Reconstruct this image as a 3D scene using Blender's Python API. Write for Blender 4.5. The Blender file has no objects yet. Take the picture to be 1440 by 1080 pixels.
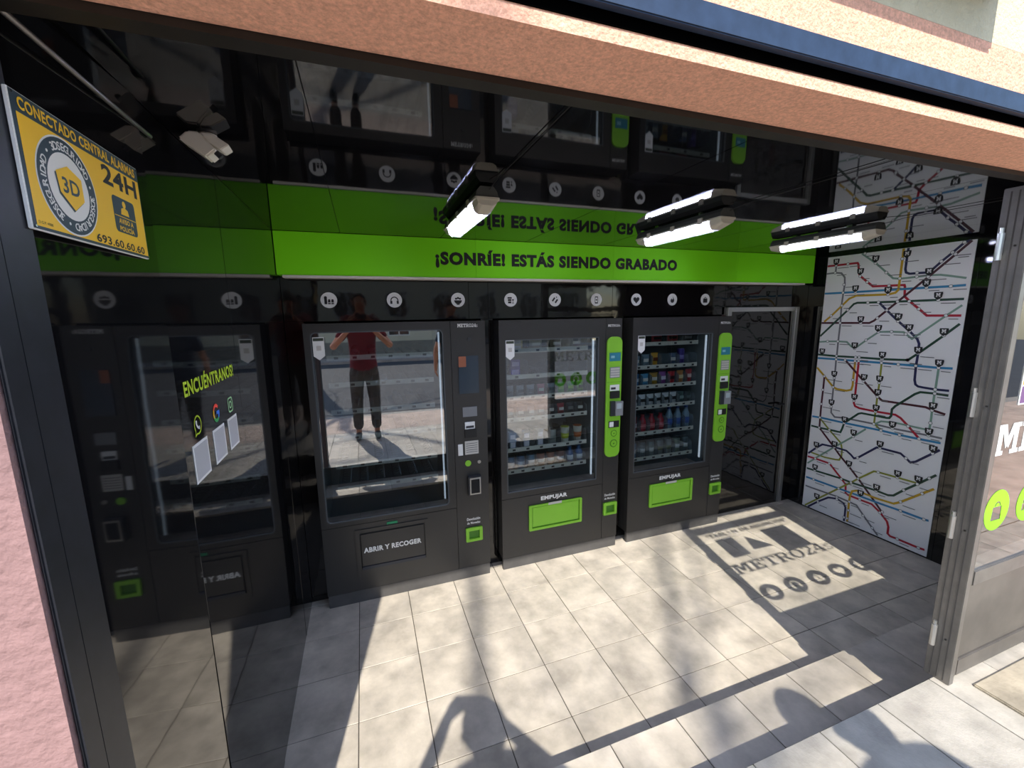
import bpy, bmesh, math, random
from mathutils import Vector, Matrix
random.seed(7)
D = bpy.data; SC = bpy.context.scene; COL = SC.collection

# ------------------------------------------------------------------ camera
CAM = Vector((0.434, -2.6997, 1.8694)); YAW, PITCH, ROLL, FPX = 0.33885, 0.16511, -0.01366, 589.4
fwd = Vector((math.sin(YAW)*math.cos(PITCH), math.cos(YAW)*math.cos(PITCH), -math.sin(PITCH)))
rgt = Vector((math.cos(YAW), -math.sin(YAW), 0)); upv = rgt.cross(fwd)
r2 = math.cos(ROLL)*rgt + math.sin(ROLL)*upv; u2 = -math.sin(ROLL)*rgt + math.cos(ROLL)*upv
cd = D.cameras.new('camera'); cam = D.objects.new('camera', cd); COL.objects.link(cam)
cd.sensor_width = 36; cd.lens = FPX/1440*36; cd.clip_start = 0.01; cd.clip_end = 300
cam.matrix_world = Matrix(((r2.x, u2.x, -fwd.x, CAM.x), (r2.y, u2.y, -fwd.y, CAM.y), (r2.z, u2.z, -fwd.z, CAM.z), (0, 0, 0, 1)))
SC.camera = cam

# ------------------------------------------------------------------ light
SUN = Vector((0.1465, 0.6760, -0.7222)).normalized()      # direction the sunlight travels
w = D.worlds.new('world'); SC.world = w; w.use_nodes = True
nt = w.node_tree; bg = nt.nodes['Background']
sky = nt.nodes.new('ShaderNodeTexSky'); sky.sky_type = 'NISHITA'; sky.sun_disc = False
sky.sun_elevation = math.radians(46.2); sky.sun_rotation = math.atan2(-SUN.x, -SUN.y); sky.air_density = 1.0; sky.dust_density = 0.6; sky.ozone_density = 2.0
nt.links.new(sky.outputs[0], bg.inputs[0]); bg.inputs[1].default_value = 0.21
sl = D.lights.new('sun', 'SUN'); sl.energy = 4.4; sl.angle = math.radians(0.53); sl.color = (1.0, 0.945, 0.86)
so = D.objects.new('sun', sl); COL.objects.link(so); so.location = (-3, -14, 14)
so.rotation_euler = SUN.to_track_quat('-Z', 'Y').to_euler()
vs = SC.view_settings; vs.view_transform = 'Standard'; vs.look = 'None'; vs.gamma = 1; vs.use_curve_mapping = False; vs.exposure = 0.7
SC.cycles.transparent_max_bounces = 24

# ------------------------------------------------------------------ helpers
def lin(h):
    h = h.lstrip('#'); o = []
    for i in (0, 2, 4):
        c = int(h[i:i+2], 16)/255; o.append(c/12.92 if c <= 0.04045 else ((c+0.055)/1.055)**2.4)
    return tuple(o)+(1,)
MATS = {}
def mat(name, col, rough=0.5, metal=0.0, spec=0.5, bump=0, bscale=60, var=0, vscale=8, emit=0, rnd=0, coat=0, detail=4, bdist=0.01):
    if name in MATS: return MATS[name]
    m = D.materials.new(name); m.use_nodes = True; n = m.node_tree.nodes; l = m.node_tree.links
    b = n['Principled BSDF']; c = lin(col) if isinstance(col, str) else tuple(col)+(1,)
    b.inputs['Base Color'].default_value = c; b.inputs['Roughness'].default_value = rough; b.inputs['Metallic'].default_value = metal
    b.inputs['Specular IOR Level'].default_value = spec; b.inputs['Coat Weight'].default_value = coat
    tc = n.new('ShaderNodeTexCoord'); src = tc.outputs['Object']
    if rnd or var:
        mr = n.new('ShaderNodeValToRGB'); mr.color_ramp.elements[0].position = 0.3; mr.color_ramp.elements[1].position = 0.7
        k = var
        mr.color_ramp.elements[0].color = (1-k, 1-k, 1-k, 1); mr.color_ramp.elements[1].color = (1, 1, 1, 1)
        nz = n.new('ShaderNodeTexNoise'); nz.inputs['Scale'].default_value = vscale; nz.inputs['Detail'].default_value = detail; nz.inputs['Roughness'].default_value = 0.6
        vec = src
        if rnd:
            oi = n.new('ShaderNodeObjectInfo'); ad = n.new('ShaderNodeVectorMath'); ad.operation = 'ADD'
            ml = n.new('ShaderNodeMath'); ml.operation = 'MULTIPLY'; ml.inputs[1].default_value = 37
            l.new(oi.outputs['Random'], ml.inputs[0]); l.new(src, ad.inputs[0]); l.new(ml.outputs[0], ad.inputs[1]); vec = ad.outputs[0]
        l.new(vec, nz.inputs['Vector']); l.new(nz.outputs['Fac'], mr.inputs[0])
        mx = n.new('ShaderNodeMix'); mx.data_type = 'RGBA'; mx.blend_type = 'MULTIPLY'; mx.inputs[0].default_value = 1
        mx.inputs[6].default_value = c; l.new(mr.outputs[0], mx.inputs[7]); out = mx.outputs[2]
        if rnd:
            hs = n.new('ShaderNodeHueSaturation'); mp = n.new('ShaderNodeMapRange'); mp.inputs[3].default_value = 1-rnd; mp.inputs[4].default_value = 1+rnd*0.5
            l.new(oi.outputs['Random'], mp.inputs[0]); l.new(mp.outputs[0], hs.inputs['Value']); l.new(out, hs.inputs['Color']); out = hs.outputs[0]
        l.new(out, b.inputs['Base Color'])
    if bump:
        nb = n.new('ShaderNodeTexNoise'); nb.inputs['Scale'].default_value = bscale; nb.inputs['Detail'].default_value = 3
        bp = n.new('ShaderNodeBump'); bp.inputs['Strength'].default_value = bump; bp.inputs['Distance'].default_value = bdist
        l.new(src, nb.inputs['Vector']); l.new(nb.outputs['Fac'], bp.inputs['Height']); l.new(bp.outputs[0], b.inputs['Normal'])
    if emit:
        b.inputs['Emission Color'].default_value = c; b.inputs['Emission Strength'].default_value = emit
    MATS[name] = m; return m
def glassmat(name, tint=(0.93, 0.96, 0.95), ior=1.5, rough=0.0, film=0.0, filmcol=(0.8, 0.85, 0.85), refl=1.9):
    m = D.materials.new(name); m.use_nodes = True; n = m.node_tree.nodes; l = m.node_tree.links
    for x in list(n): n.remove(x)
    o = n.new('ShaderNodeOutputMaterial'); t = n.new('ShaderNodeBsdfTransparent'); t.inputs[0].default_value = tint+(1,)
    g = n.new('ShaderNodeBsdfGlossy'); g.inputs['Roughness'].default_value = rough; g.inputs[0].default_value = (1, 1, 1, 1)
    f = n.new('ShaderNodeFresnel'); f.inputs[0].default_value = ior; ge = n.new('ShaderNodeNewGeometry')
    s = n.new('ShaderNodeMath'); s.operation = 'SUBTRACT'; s.inputs[0].default_value = 1; l.new(ge.outputs['Backfacing'], s.inputs[1])
    k = n.new('ShaderNodeMath'); k.operation = 'MULTIPLY'; l.new(f.outputs[0], k.inputs[0]); l.new(s.outputs[0], k.inputs[1])
    k2 = n.new('ShaderNodeMath'); k2.operation = 'MULTIPLY'; k2.inputs[1].default_value = refl; k2.use_clamp = True; l.new(k.outputs[0], k2.inputs[0])
    base = t.outputs[0]
    if film:
        d = n.new('ShaderNodeBsdfDiffuse'); d.inputs[0].default_value = filmcol+(1,)
        mx0 = n.new('ShaderNodeMixShader'); mx0.inputs[0].default_value = film; l.new(t.outputs[0], mx0.inputs[1]); l.new(d.outputs[0], mx0.inputs[2]); base = mx0.outputs[0]
    mx = n.new('ShaderNodeMixShader'); l.new(k2.outputs[0], mx.inputs[0]); l.new(base, mx.inputs[1]); l.new(g.outputs[0], mx.inputs[2])
    l.new(mx.outputs[0], o.inputs[0]); MATS[name] = m; return m

CLEAR = ('window_glass', 'machine_glass', 'wide_machine_glass', 'clear_divider', 'lamp_lens')
def wloc(o):
    v = Vector((0, 0, 0))
    while o: v = v + o.location; o = o.parent
    return v
class MB:
    def __init__(s): s.v = []; s.f = []
    def add(s, vs, fs):
        k = len(s.v); s.v += [tuple(v) for v in vs]; s.f += [tuple(i+k for i in f) for f in fs]; return s
    def box(s, x0, x1, y0, y1, z0, z1):
        return s.add([(x0,y0,z0),(x1,y0,z0),(x1,y1,z0),(x0,y1,z0),(x0,y0,z1),(x1,y0,z1),(x1,y1,z1),(x0,y1,z1)],
                     [(0,3,2,1),(4,5,6,7),(0,1,5,4),(1,2,6,5),(2,3,7,6),(3,0,4,7)])
    def quadprism(s, a, b):          # two equal rings of points
        n = len(a); return s.add(list(a)+list(b), [tuple(range(n))[::-1], tuple(range(n, 2*n))]+[(i, (i+1) % n, n+(i+1) % n, n+i) for i in range(n)])
    def cyl(s, p0, p1, r0, r1=None, n=12, cap=True):
        r1 = r0 if r1 is None else r1; p0 = Vector(p0); p1 = Vector(p1); d = (p1-p0).normalized()
        a = d.orthogonal().normalized(); b = d.cross(a)
        A = [p0+(a*math.cos(t)+b*math.sin(t))*r0 for t in [2*math.pi*i/n for i in range(n)]]
        B = [p1+(a*math.cos(t)+b*math.sin(t))*r1 for t in [2*math.pi*i/n for i in range(n)]]
        fs = [(i, (i+1) % n, n+(i+1) % n, n+i) for i in range(n)]
        if cap: fs += [tuple(range(n))[::-1], tuple(range(n, 2*n))]
        return s.add(A+B, fs)
    def tube(s, pts, r, n=6, rads=None):
        P = [Vector(p) for p in pts]; k0 = len(s.v); prev = None
        for i, p in enumerate(P):
            d = (P[min(i+1, len(P)-1)]-P[max(i-1, 0)]).normalized()
            a = d.orthogonal().normalized() if prev is None else (prev-d*prev.dot(d)).normalized()
            prev = a; b = d.cross(a); rr = rads[i] if rads else r
            for t in range(n):
                s.v.append(tuple(p+(a*math.cos(2*math.pi*t/n)+b*math.sin(2*math.pi*t/n))*rr))
        for i in range(len(P)-1):
            for t in range(n):
                s.f.append((k0+i*n+t, k0+i*n+(t+1) % n, k0+(i+1)*n+(t+1) % n, k0+(i+1)*n+t))
        s.f.append(tuple(k0+t for t in range(n))[::-1]); s.f.append(tuple(k0+(len(P)-1)*n+t for t in range(n))); return s
    def lathe(s, prof, c=(0, 0, 0), n=14):
        k0 = len(s.v)
        for r, z in prof:
            for t in range(n): s.v.append((c[0]+r*math.cos(2*math.pi*t/n), c[1]+r*math.sin(2*math.pi*t/n), c[2]+z))
        for i in range(len(prof)-1):
            for t in range(n): s.f.append((k0+i*n+t, k0+i*n+(t+1) % n, k0+(i+1)*n+(t+1) % n, k0+(i+1)*n+t))
        s.f.append(tuple(k0+t for t in range(n))[::-1]); s.f.append(tuple(k0+(len(prof)-1)*n+t for t in range(n))); return s
    def mesh(s, name, m, origin=(0, 0, 0), bevel=0, smooth=False, seg=2):
        o = Vector(origin); me = D.meshes.new(name); me.from_pydata([tuple(Vector(v)-o) for v in s.v], [], s.f)
        if bevel:
            bm = bmesh.new(); bm.from_mesh(me)
            es = [e for e in bm.edges if len(e.link_faces) == 2 and e.calc_face_angle(0) > 0.6]
            bmesh.ops.bevel(bm, geom=es, offset=bevel, segments=seg, affect='EDGES', clamp_overlap=True); bm.to_mesh(me); bm.free()
        if m and m.name in CLEAR:
            bm = bmesh.new(); bm.from_mesh(me); bmesh.ops.recalc_face_normals(bm, faces=bm.faces); bm.to_mesh(me); bm.free()
        if smooth: me.polygons.foreach_set('use_smooth', [True]*len(me.polygons))
        if m: me.materials.append(m)
        me.update(); return me
    def build(s, name, m, parent=None, bevel=0, smooth=False, seg=2):
        if parent is not None: org = wloc(parent)
        else:
            xs = [v[0] for v in s.v]; ys = [v[1] for v in s.v]; zs = [v[2] for v in s.v]
            org = Vector(((min(xs)+max(xs))/2, (min(ys)+max(ys))/2, min(zs)))
        o = D.objects.new(name, s.mesh(name, m, org, bevel, smooth, seg)); COL.objects.link(o)
        if parent is not None: o.parent = parent
        else: o.location = org
        return o
def box(name, m, parent, *b, bevel=0): return MB().box(*b).build(name, m, parent, bevel)
def tag(o, label=None, cat=None, group=None, kind=None):
    if label: o['label'] = label
    if cat: o['category'] = cat
    if group: o['group'] = group
    if kind: o['kind'] = kind
    return o
def empty(name, loc=(0, 0, 0), *t, **k):
    o = D.objects.new(name, None); COL.objects.link(o); o.location = loc; o.empty_display_size = 0.05
    return tag(o, *t, **k)
def link(name, me, parent, loc=(0, 0, 0)):
    o = D.objects.new(name, me); COL.objects.link(o); o.parent = parent; o.location = loc; return o
# flat shapes: local X right, Y up, Z towards the viewer
FRONT = (Vector((1, 0, 0)), Vector((0, 0, 1)), Vector((0, -1, 0)))
LEFT = (Vector((0, 1, 0)), Vector((0, 0, 1)), Vector((1, 0, 0)))
RIGHT = (Vector((0, -1, 0)), Vector((0, 0, 1)), Vector((-1, 0, 0)))
def place(vs, fr, org, sx=1, sy=1, sz=1):
    o = Vector(org); return [o+fr[0]*(v[0]*sx)+fr[1]*(v[1]*sy)+fr[2]*(v[2]*sz) for v in vs]
_cache = {}
def _eval(cu):
    ob = D.objects.new('tmp', cu); COL.objects.link(ob); dg = bpy.context.evaluated_depsgraph_get(); dg.update()
    me = D.meshes.new_from_object(ob.evaluated_get(dg)); r = ([tuple(v.co) for v in me.vertices], [tuple(p.vertices) for p in me.polygons])
    D.objects.remove(ob); D.curves.remove(cu); D.meshes.remove(me); return r
def textmesh(t, bold=0.0):
    k = ('t', t, bold)
    if k not in _cache:
        cu = D.curves.new('txt', 'FONT'); cu.body = t; cu.size = 1; cu.offset = bold; cu.resolution_u = 3; cu.fill_mode = 'FRONT'; cu.space_character = 1+bold*2.2
        _cache[k] = _eval(cu)
    return _cache[k]
def fill2d(polys, th=0.0):
    cu = D.curves.new('shp', 'CURVE'); cu.dimensions = '2D'; cu.fill_mode = 'BOTH' if th else 'FRONT'; cu.extrude = th/2
    for p in polys:
        s = cu.splines.new('POLY'); s.points.add(len(p)-1); s.use_cyclic_u = True
        for i, q in enumerate(p): s.points[i].co = (q[0], q[1], 0, 1)
    return _eval(cu)
def text(mb, t, fr, org, width=None, height=None, bold=0.0, align='L'):
    vs, fs = textmesh(t, bold); xs = [v[0] for v in vs]; ys = [v[1] for v in vs]; x0, x1, y0, y1 = min(xs), max(xs), min(ys), max(ys)
    sy = height/(y1-y0) if height else width/(x1-x0); sx = width/(x1-x0) if width else sy
    ox = -x0 if align == 'L' else -(x0+x1)/2
    mb.add(place([(v[0]+ox, v[1]-y0, 0) for v in vs], fr, org, sx, sy), fs); return mb
def words(t, fr, org, width, height, bold, name, m, parent):
    vs, fs = textmesh(t, bold); xs = [v[0] for v in vs]; ys = [v[1] for v in vs]; x0, x1, y0, y1 = min(xs), max(xs), min(ys), max(ys)
    iv = sorted((min(vs[i][0] for i in f), max(vs[i][0] for i in f)) for f in fs); gaps = []; e = iv[0][1]
    for a, b in iv:
        if a > e: gaps.append((a-e, (a+e)/2))
        e = max(e, b)
    cuts = sorted(g[1] for g in sorted(gaps)[-t.count(' '):])+[1e9]; lo = -1e9
    for c in cuts:
        mb = MB(); mp_ = {}
        for f in fs:
            cx = sum(vs[i][0] for i in f)/len(f)
            if lo < cx <= c: mb.f.append(tuple(mp_.setdefault(i, len(mp_)) for i in f))
        P = [None]*len(mp_)
        for i, j in mp_.items(): P[j] = (vs[i][0]-x0, vs[i][1]-y0, 0)
        mb.v = [tuple(q) for q in place(P, fr, org, width/(x1-x0), height/(y1-y0))]; mb.build(name, m, parent); lo = c
def circ(cx, cy, r, n=24, ry=None): return [(cx+r*math.cos(2*math.pi*i/n), cy+(ry or r)*math.sin(2*math.pi*i/n)) for i in range(n)]
def rrect(x0, y0, x1, y1, r, n=4):
    P = []
    for cx, cy, a in ((x1-r, y1-r, 0), (x0+r, y1-r, 90), (x0+r, y0+r, 180), (x1-r, y0+r, 270)):
        for i in range(n+1): t = math.radians(a+90*i/n); P.append((cx+r*math.cos(t), cy+r*math.sin(t)))
    return P
def rect(x0, y0, x1, y1): return [(x0, y0), (x1, y0), (x1, y1), (x0, y1)]
def shape(mb, polys, fr, org, s=1, th=0.0):
    vs, fs = fill2d(polys, th); mb.add(place([(v[0], v[1], v[2]/s) for v in vs] if s != 1 else vs, fr, org, s, s, s), fs); return mb
def flatpoly(mb, polys, fr, org, sx=1, sy=1):
    for p in polys: mb.add(place([(q[0], q[1], 0) for q in p], fr, org, sx, sy), [tuple(range(len(p)))])
    return mb
# slab-serif capitals for the shop's name, unit height
def arc(cx, cy, rx, ry, a0, a1, tx, ty, n=10):
    P = []
    for i in range(n): 
        a = math.radians(a0+(a1-a0)*i/n); b = math.radians(a0+(a1-a0)*(i+1)/n)
        P.append([(cx+rx*math.cos(a), cy+ry*math.sin(a)), (cx+rx*math.cos(b), cy+ry*math.sin(b)), (cx+(rx-tx)*math.cos(b), cy+(ry-ty)*math.sin(b)), (cx+(rx-tx)*math.cos(a), cy+(ry-ty)*math.sin(a))])
    return P
SLAB = {
 'M': (1.14, [rect(.1,0,.3,1), rect(.84,0,1.04,1), rect(0,0,.4,.14), rect(.74,0,1.14,.14), rect(0,.86,.3,1), rect(.84,.86,1.14,1), [(.2,1),(.42,1),(.64,.38),(.5,.2)], [(.94,1),(.72,1),(.5,.38),(.64,.2)]]),
 'E': (.84, [rect(.1,0,.31,1), rect(0,0,.8,.15), rect(0,.85,.78,1), rect(.3,.43,.56,.57), rect(.5,.34,.6,.66), rect(.66,0,.8,.32), rect(.64,.68,.78,1)]),
 'T': (.88, [rect(.34,0,.55,1), rect(.2,0,.69,.14), rect(0,.85,.88,1), rect(0,.64,.14,1), rect(.74,.64,.88,1)]),
 'R': (.94, [rect(.1,0,.31,1), rect(0,0,.42,.14), rect(0,.86,.55,1), rect(.3,.42,.55,.56), [(.42,.46),(.62,.48),(.86,.12),(.94,.12),(.94,0),(.7,0)]]+arc(.53,.71,.3,.29,-90,90,.2,.145)),
 'O': (.92, arc(.45,.5,.45,.52,0,360,.21,.15,20)),
 '2': (.72, [rect(0,0,.68,.15), rect(.56,0,.68,.28), [(0,.14),(.22,.14),(.66,.56),(.46,.6)]]+arc(.34,.69,.33,.33,-25,165,.2,.14)),
 '4': (.76, [rect(.42,0,.62,1), rect(.28,0,.74,.13), rect(0,.26,.74,.4), [(0,.3),(.16,.38),(.5,.86),(.5,1),(.42,1)]]),
 's': (.5, [rect(0,0,.09,.2), rect(.36,.5,.44,.68)]+arc(.24,.5,.22,.16,30,270,.1,.1,8)+arc(.24,.18,.22,.18,-150,90,.1,.1,8)),
}
def slabword(mb, wd, fr, org, width, height, bold=1):
    tot = sum(SLAB[c][0] for c in wd)+.06*(len(wd)-1); x = 0; k = width/tot
    for c in wd:
        wv, P = SLAB[c]
        for i, p in enumerate(P): flatpoly(mb, [[(x+q[0], q[1]) for q in p]], fr, Vector(org)+fr[2]*(.00006*i), k, height)
        x += wv+.06
    return mb
# pictograms in a unit disc
def heartp(s=.55): return [(s*0.062*16*math.sin(t)**3, s*0.062*(13*math.cos(t)-5*math.cos(2*t)-2*math.cos(3*t)-math.cos(4*t))) for t in [2*math.pi*i/28 for i in range(28)]]
def halfring(cx, cy, r, t, a0, a1, n=12):
    return [(cx+r*math.cos(math.radians(a0+(a1-a0)*i/n)), cy+r*math.sin(math.radians(a0+(a1-a0)*i/n))) for i in range(n+1)]+[(cx+(r-t)*math.cos(math.radians(a1+(a0-a1)*i/n)), cy+(r-t)*math.sin(math.radians(a1+(a0-a1)*i/n))) for i in range(n+1)]
PIC = {
 'snacks': [rect(-.5,-.42,-.2,.3), circ(-.35,.34,.17,10), rect(-.12,-.42,.17,-.28), rect(-.12,-.22,.17,-.08), circ(.03,.02,.14,8), rect(.24,-.42,.53,-.28), rect(.24,-.22,.53,-.08), circ(.39,.02,.14,8)],
 'headphones': [halfring(0,-.02,.48,.13,0,180), rect(-.5,-.42,-.26,-.04), rect(.26,-.42,.5,-.04)],
 'bowl': [halfring(0,.0,.5,.5,180,360)[:13], circ(-.26,.2,.14,8), circ(.26,.2,.14,8), circ(0,.28,.15,8), rect(-.2,-.58,.2,-.5)],
 'cup': [rect(-.45,.2,.15,.4), rect(-.4,-.1,.1,.14), rect(-.38,-.42,.08,-.16), rect(.2,-.42,.45,-.34), rect(.29,-.34,.35,-.05), [(.16,.12),(.48,.12),(.4,-.06),(.24,-.06)]],
 'ticket': [[(-.5,-.08),(-.12,.4),(.06,.26),(-.32,-.22)], [(-.06,-.3),(.3,.16),(.48,.02),(.12,-.46)], [(.12,.42),(.24,.5),(.34,.38),(.22,.3)]],
 'telephone': [rrect(-.26,-.5,.26,.5,.07), rect(-.18,-.32,.18,.36), circ(0,.02,.12,8)],
 'heart': [heartp()],
 'drop': [[(.05,.55),(.36,.0),(.32,-.3),(.12,-.46),(-.15,-.44),(-.34,-.24),(-.32,.02),(-.12,.24),(-.02,.02),(.1,.14)]],
 'case': [rrect(-.42,-.46,.42,.2,.06), halfring(0,.2,.24,.1,0,180), rect(-.07,-.3,.07,.06)],
 'bag': [[(-.4,-.5),(.4,-.5),(.36,.18),(-.36,.18)], halfring(0,.2,.24,.08,0,180)],
 'gift': [rect(-.45,-.45,-.05,.1), rect(.05,-.45,.45,.1), rect(-.5,.14,-.05,.3), rect(.05,.14,.5,.3), circ(-.16,.45,.12,8), circ(.16,.45,.12,8)],
}
def pict(mb, key, fr, org, s):
    return shape(mb, PIC[key], fr, org, s) if key == 'telephone' else flatpoly(mb, PIC[key], fr, org, s, s)
LINES=[('red',[(-0.026,2.248),(-0.273,2.25),(-0.281,2.238),(-0.294,2.161),(-0.307,2.14),(-0.365,2.088),(-0.408,2.051),(-0.619,2.048),(-0.624,2.034),(-0.63,1.963),(-0.666,1.925),(-0.731,1.866),(-0.782,1.818),(-0.972,1.818)]),('grey',[(-0.107,2.248),(-0.107,2.186)]),('grey',[(-0.023,2.183),(-0.107,2.186),(-0.156,2.178),(-0.186,2.141),(-0.193,2.081),(-0.189,2.012),(-0.186,1.902),(-0.193,1.756),(-0.192,1.597),(-0.194,1.47),(-0.192,1.439),(-0.197,1.285),(-0.196,1.192),(-0.198,1.02),(-0.201,0.961),(-0.234,0.928),(-0.318,0.938),(-0.538,0.94),(-0.668,0.935),(-0.896,0.939),(-0.975,0.938)]),('blue',[(-0.029,2.012),(-0.189,2.012),(-0.758,2.02),(-0.894,2.021),(-0.971,2.024)]),('yellow',[(-0.055,1.764),(-0.112,1.817),(-0.241,1.96),(-0.294,1.983),(-0.522,1.982),(-0.568,1.993),(-0.585,2.014),(-0.585,2.054),(-0.585,2.099),(-0.585,2.244),(-0.584,2.348)]),('sage',[(-0.299,2.33),(-0.408,2.233),(-0.491,2.152),(-0.54,2.104),(-0.587,2.097),(-0.692,2.103),(-0.758,2.108),(-0.826,2.105),(-0.892,2.09),(-0.968,2.071)]),('navy',[(-0.614,2.349),(-0.612,2.275),(-0.612,2.166),(-0.619,2.14),(-0.642,2.129),(-0.689,2.129),(-0.759,2.128),(-0.821,2.198),(-0.875,2.252),(-0.93,2.311),(-0.961,2.344)]),('maroon',[(-0.032,1.753),(-0.193,1.756),(-0.415,1.759),(-0.447,1.778),(-0.47,1.802),(-0.528,1.86),(-0.591,1.925),(-0.759,2.097),(-0.893,2.238),(-0.967,2.318)]),('green',[(-0.031,1.634),(-0.242,1.866),(-0.283,1.915),(-0.309,1.924),(-0.388,1.923),(-0.464,1.924),(-0.591,1.925),(-0.837,1.929),(-0.973,1.931)]),('navy',[(-0.464,1.924),(-0.528,1.858),(-0.612,1.775),(-0.693,1.701),(-0.746,1.645),(-0.761,1.611),(-0.764,1.54),(-0.762,1.445),(-0.766,1.338),(-0.775,1.305),(-0.793,1.292),(-0.826,1.289),(-0.896,1.286),(-0.972,1.289)]),('sage',[(-0.034,1.583),(-0.106,1.592),(-0.192,1.597),(-0.263,1.596),(-0.304,1.558),(-0.331,1.545),(-0.409,1.619),(-0.491,1.689),(-0.579,1.694),(-0.656,1.693),(-0.714,1.644),(-0.89,1.816),(-0.969,1.889)]),('green',[(-0.972,1.761),(-0.897,1.678),(-0.766,1.54),(-0.707,1.483),(-0.54,1.474),(-0.359,1.472),(-0.192,1.467),(-0.034,1.469)]),('blue',[(-0.035,1.436),(-0.197,1.44),(-0.268,1.44),(-0.539,1.444),(-0.762,1.445),(-0.896,1.445),(-0.972,1.449)]),('yellow',[(-0.037,1.349),(-0.11,1.278),(-0.196,1.192),(-0.225,1.18),(-0.305,1.178),(-0.342,1.192),(-0.349,1.231),(-0.347,1.278),(-0.346,1.44)]),('maroon',[(-0.11,1.278),(-0.111,1.154),(-0.11,1.022),(-0.112,0.895),(-0.116,0.798)]),('maroon',[(-0.268,1.44),(-0.428,1.28),(-0.544,1.167),(-0.577,1.142),(-0.856,1.146),(-0.899,1.132),(-0.972,1.116)]),('red',[(-0.373,1.443),(-0.377,1.151),(-0.374,1.084),(-0.387,1.058),(-0.422,1.047),(-0.542,1.045),(-0.677,1.048),(-0.714,1.03),(-0.769,0.978),(-0.846,0.9)]),('olive',[(-0.539,1.446),(-0.542,1.288),(-0.54,1.166),(-0.541,1.044),(-0.542,0.944),(-0.597,0.899)]),('green',[(-0.973,1.254),(-0.897,1.256),(-0.811,1.252),(-0.78,1.231),(-0.669,1.116),(-0.65,1.086),(-0.651,1.033),(-0.64,1.013),(-0.622,1.01),(-0.442,1.009),(-0.419,0.999),(-0.319,0.894),(-0.307,0.837),(-0.297,0.805),(-0.205,0.803),(-0.114,0.8),(-0.04,0.801)]),('blue',[(-0.041,0.891),(-0.114,0.896),(-0.323,0.895),(-0.597,0.899),(-0.723,0.896),(-0.846,0.898),(-0.972,0.902)]),('sage',[(-0.896,1.444),(-0.896,1.284),(-0.895,1.255),(-0.896,1.13),(-0.898,1.035),(-0.896,0.969)]),('sage',[(-0.546,0.94),(-0.589,0.974),(-0.691,0.985),(-0.876,0.98)]),('olive',[(-0.12,0.882),(-0.205,0.801),(-0.312,0.71),(-0.327,0.655),(-0.329,0.596),(-0.315,0.556),(-0.284,0.549),(-0.19,0.54),(-0.065,0.548)]),('sage',[(-0.489,0.884),(-0.403,0.795),(-0.263,0.66),(-0.11,0.504),(-0.043,0.434)]),('navy',[(-0.041,0.532),(-0.11,0.607),(-0.159,0.653),(-0.258,0.659),(-0.362,0.656),(-0.4,0.633),(-0.428,0.608),(-0.456,0.622),(-0.583,0.752),(-0.606,0.755),(-0.746,0.753),(-0.785,0.726),(-0.815,0.702),(-0.847,0.72),(-0.937,0.813),(-0.974,0.851)]),('maroon',[(-0.116,0.8),(-0.258,0.659),(-0.314,0.599),(-0.398,0.523),(-0.48,0.444),(-0.628,0.287),(-0.677,0.233)]),('red',[(-0.039,0.501),(-0.111,0.502),(-0.238,0.497),(-0.35,0.395),(-0.39,0.355),(-0.397,0.281),(-0.417,0.27),(-0.512,0.267),(-0.602,0.266),(-0.636,0.243),(-0.67,0.22),(-0.722,0.169),(-0.736,0.128),(-0.737,0.072),(-0.757,0.059),(-0.805,0.061),(-0.941,0.06),(-0.978,0.064)]),('green',[(-0.042,0.385),(-0.117,0.387),(-0.35,0.395),(-0.43,0.39),(-0.619,0.393),(-0.704,0.388),(-0.74,0.401),(-0.8,0.471),(-0.877,0.551),(-0.941,0.621),(-0.977,0.66)]),('blue',[(-0.044,0.298),(-0.116,0.298),(-0.338,0.298),(-0.509,0.298),(-0.638,0.296),(-0.799,0.298),(-0.947,0.296),(-0.975,0.299)]),('olive',[(-0.062,0.018),(-0.17,0.128),(-0.338,0.298),(-0.43,0.39),(-0.48,0.444),(-0.586,0.548),(-0.617,0.552),(-0.748,0.555),(-0.869,0.557)]),('grey',[(-0.048,0.212),(-0.11,0.212),(-0.333,0.219),(-0.437,0.213),(-0.493,0.208),(-0.551,0.145),(-0.629,0.065),(-0.673,0.021)]),('navy',[(-0.091,0.015),(-0.177,0.104),(-0.262,0.18),(-0.335,0.199),(-0.391,0.183),(-0.411,0.15),(-0.413,0.069),(-0.411,0.022)]),('yellow',[(-0.437,0.027),(-0.438,0.061),(-0.433,0.211),(-0.435,0.272),(-0.447,0.317),(-0.479,0.336),(-0.627,0.329),(-0.748,0.335),(-0.791,0.368),(-0.914,0.49),(-0.977,0.552)])]
BADGES=[(-0.107,2.277),(-0.306,2.177),(-0.406,2.265),(-0.612,2.275),(-0.761,2.133),(-0.283,2.041),(-0.519,2.014),(-0.755,2.051),(-0.833,1.959),(-0.351,1.787),(-0.611,1.807),(-0.689,1.727),(-0.486,1.718),(-0.329,1.569),(-0.895,1.703),(-0.763,1.562),(-0.069,1.499),(-0.538,1.507),(-0.896,1.479),(-0.193,1.309),(-0.429,1.312),(-0.541,1.314),(-0.541,1.203),(-0.375,1.135),(-0.197,1.053),(-0.543,1.074),(-0.32,0.924),(-0.898,1.163),(-0.669,0.966),(-0.897,0.969),(-0.402,0.828),(-0.262,0.685),(-0.107,0.634),(-0.604,0.786),(-0.936,0.847),(-0.396,0.548),(-0.117,0.419),(-0.748,0.586),(-0.879,0.589),(-0.62,0.42),(-0.512,0.325),(-0.162,0.149)]
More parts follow.
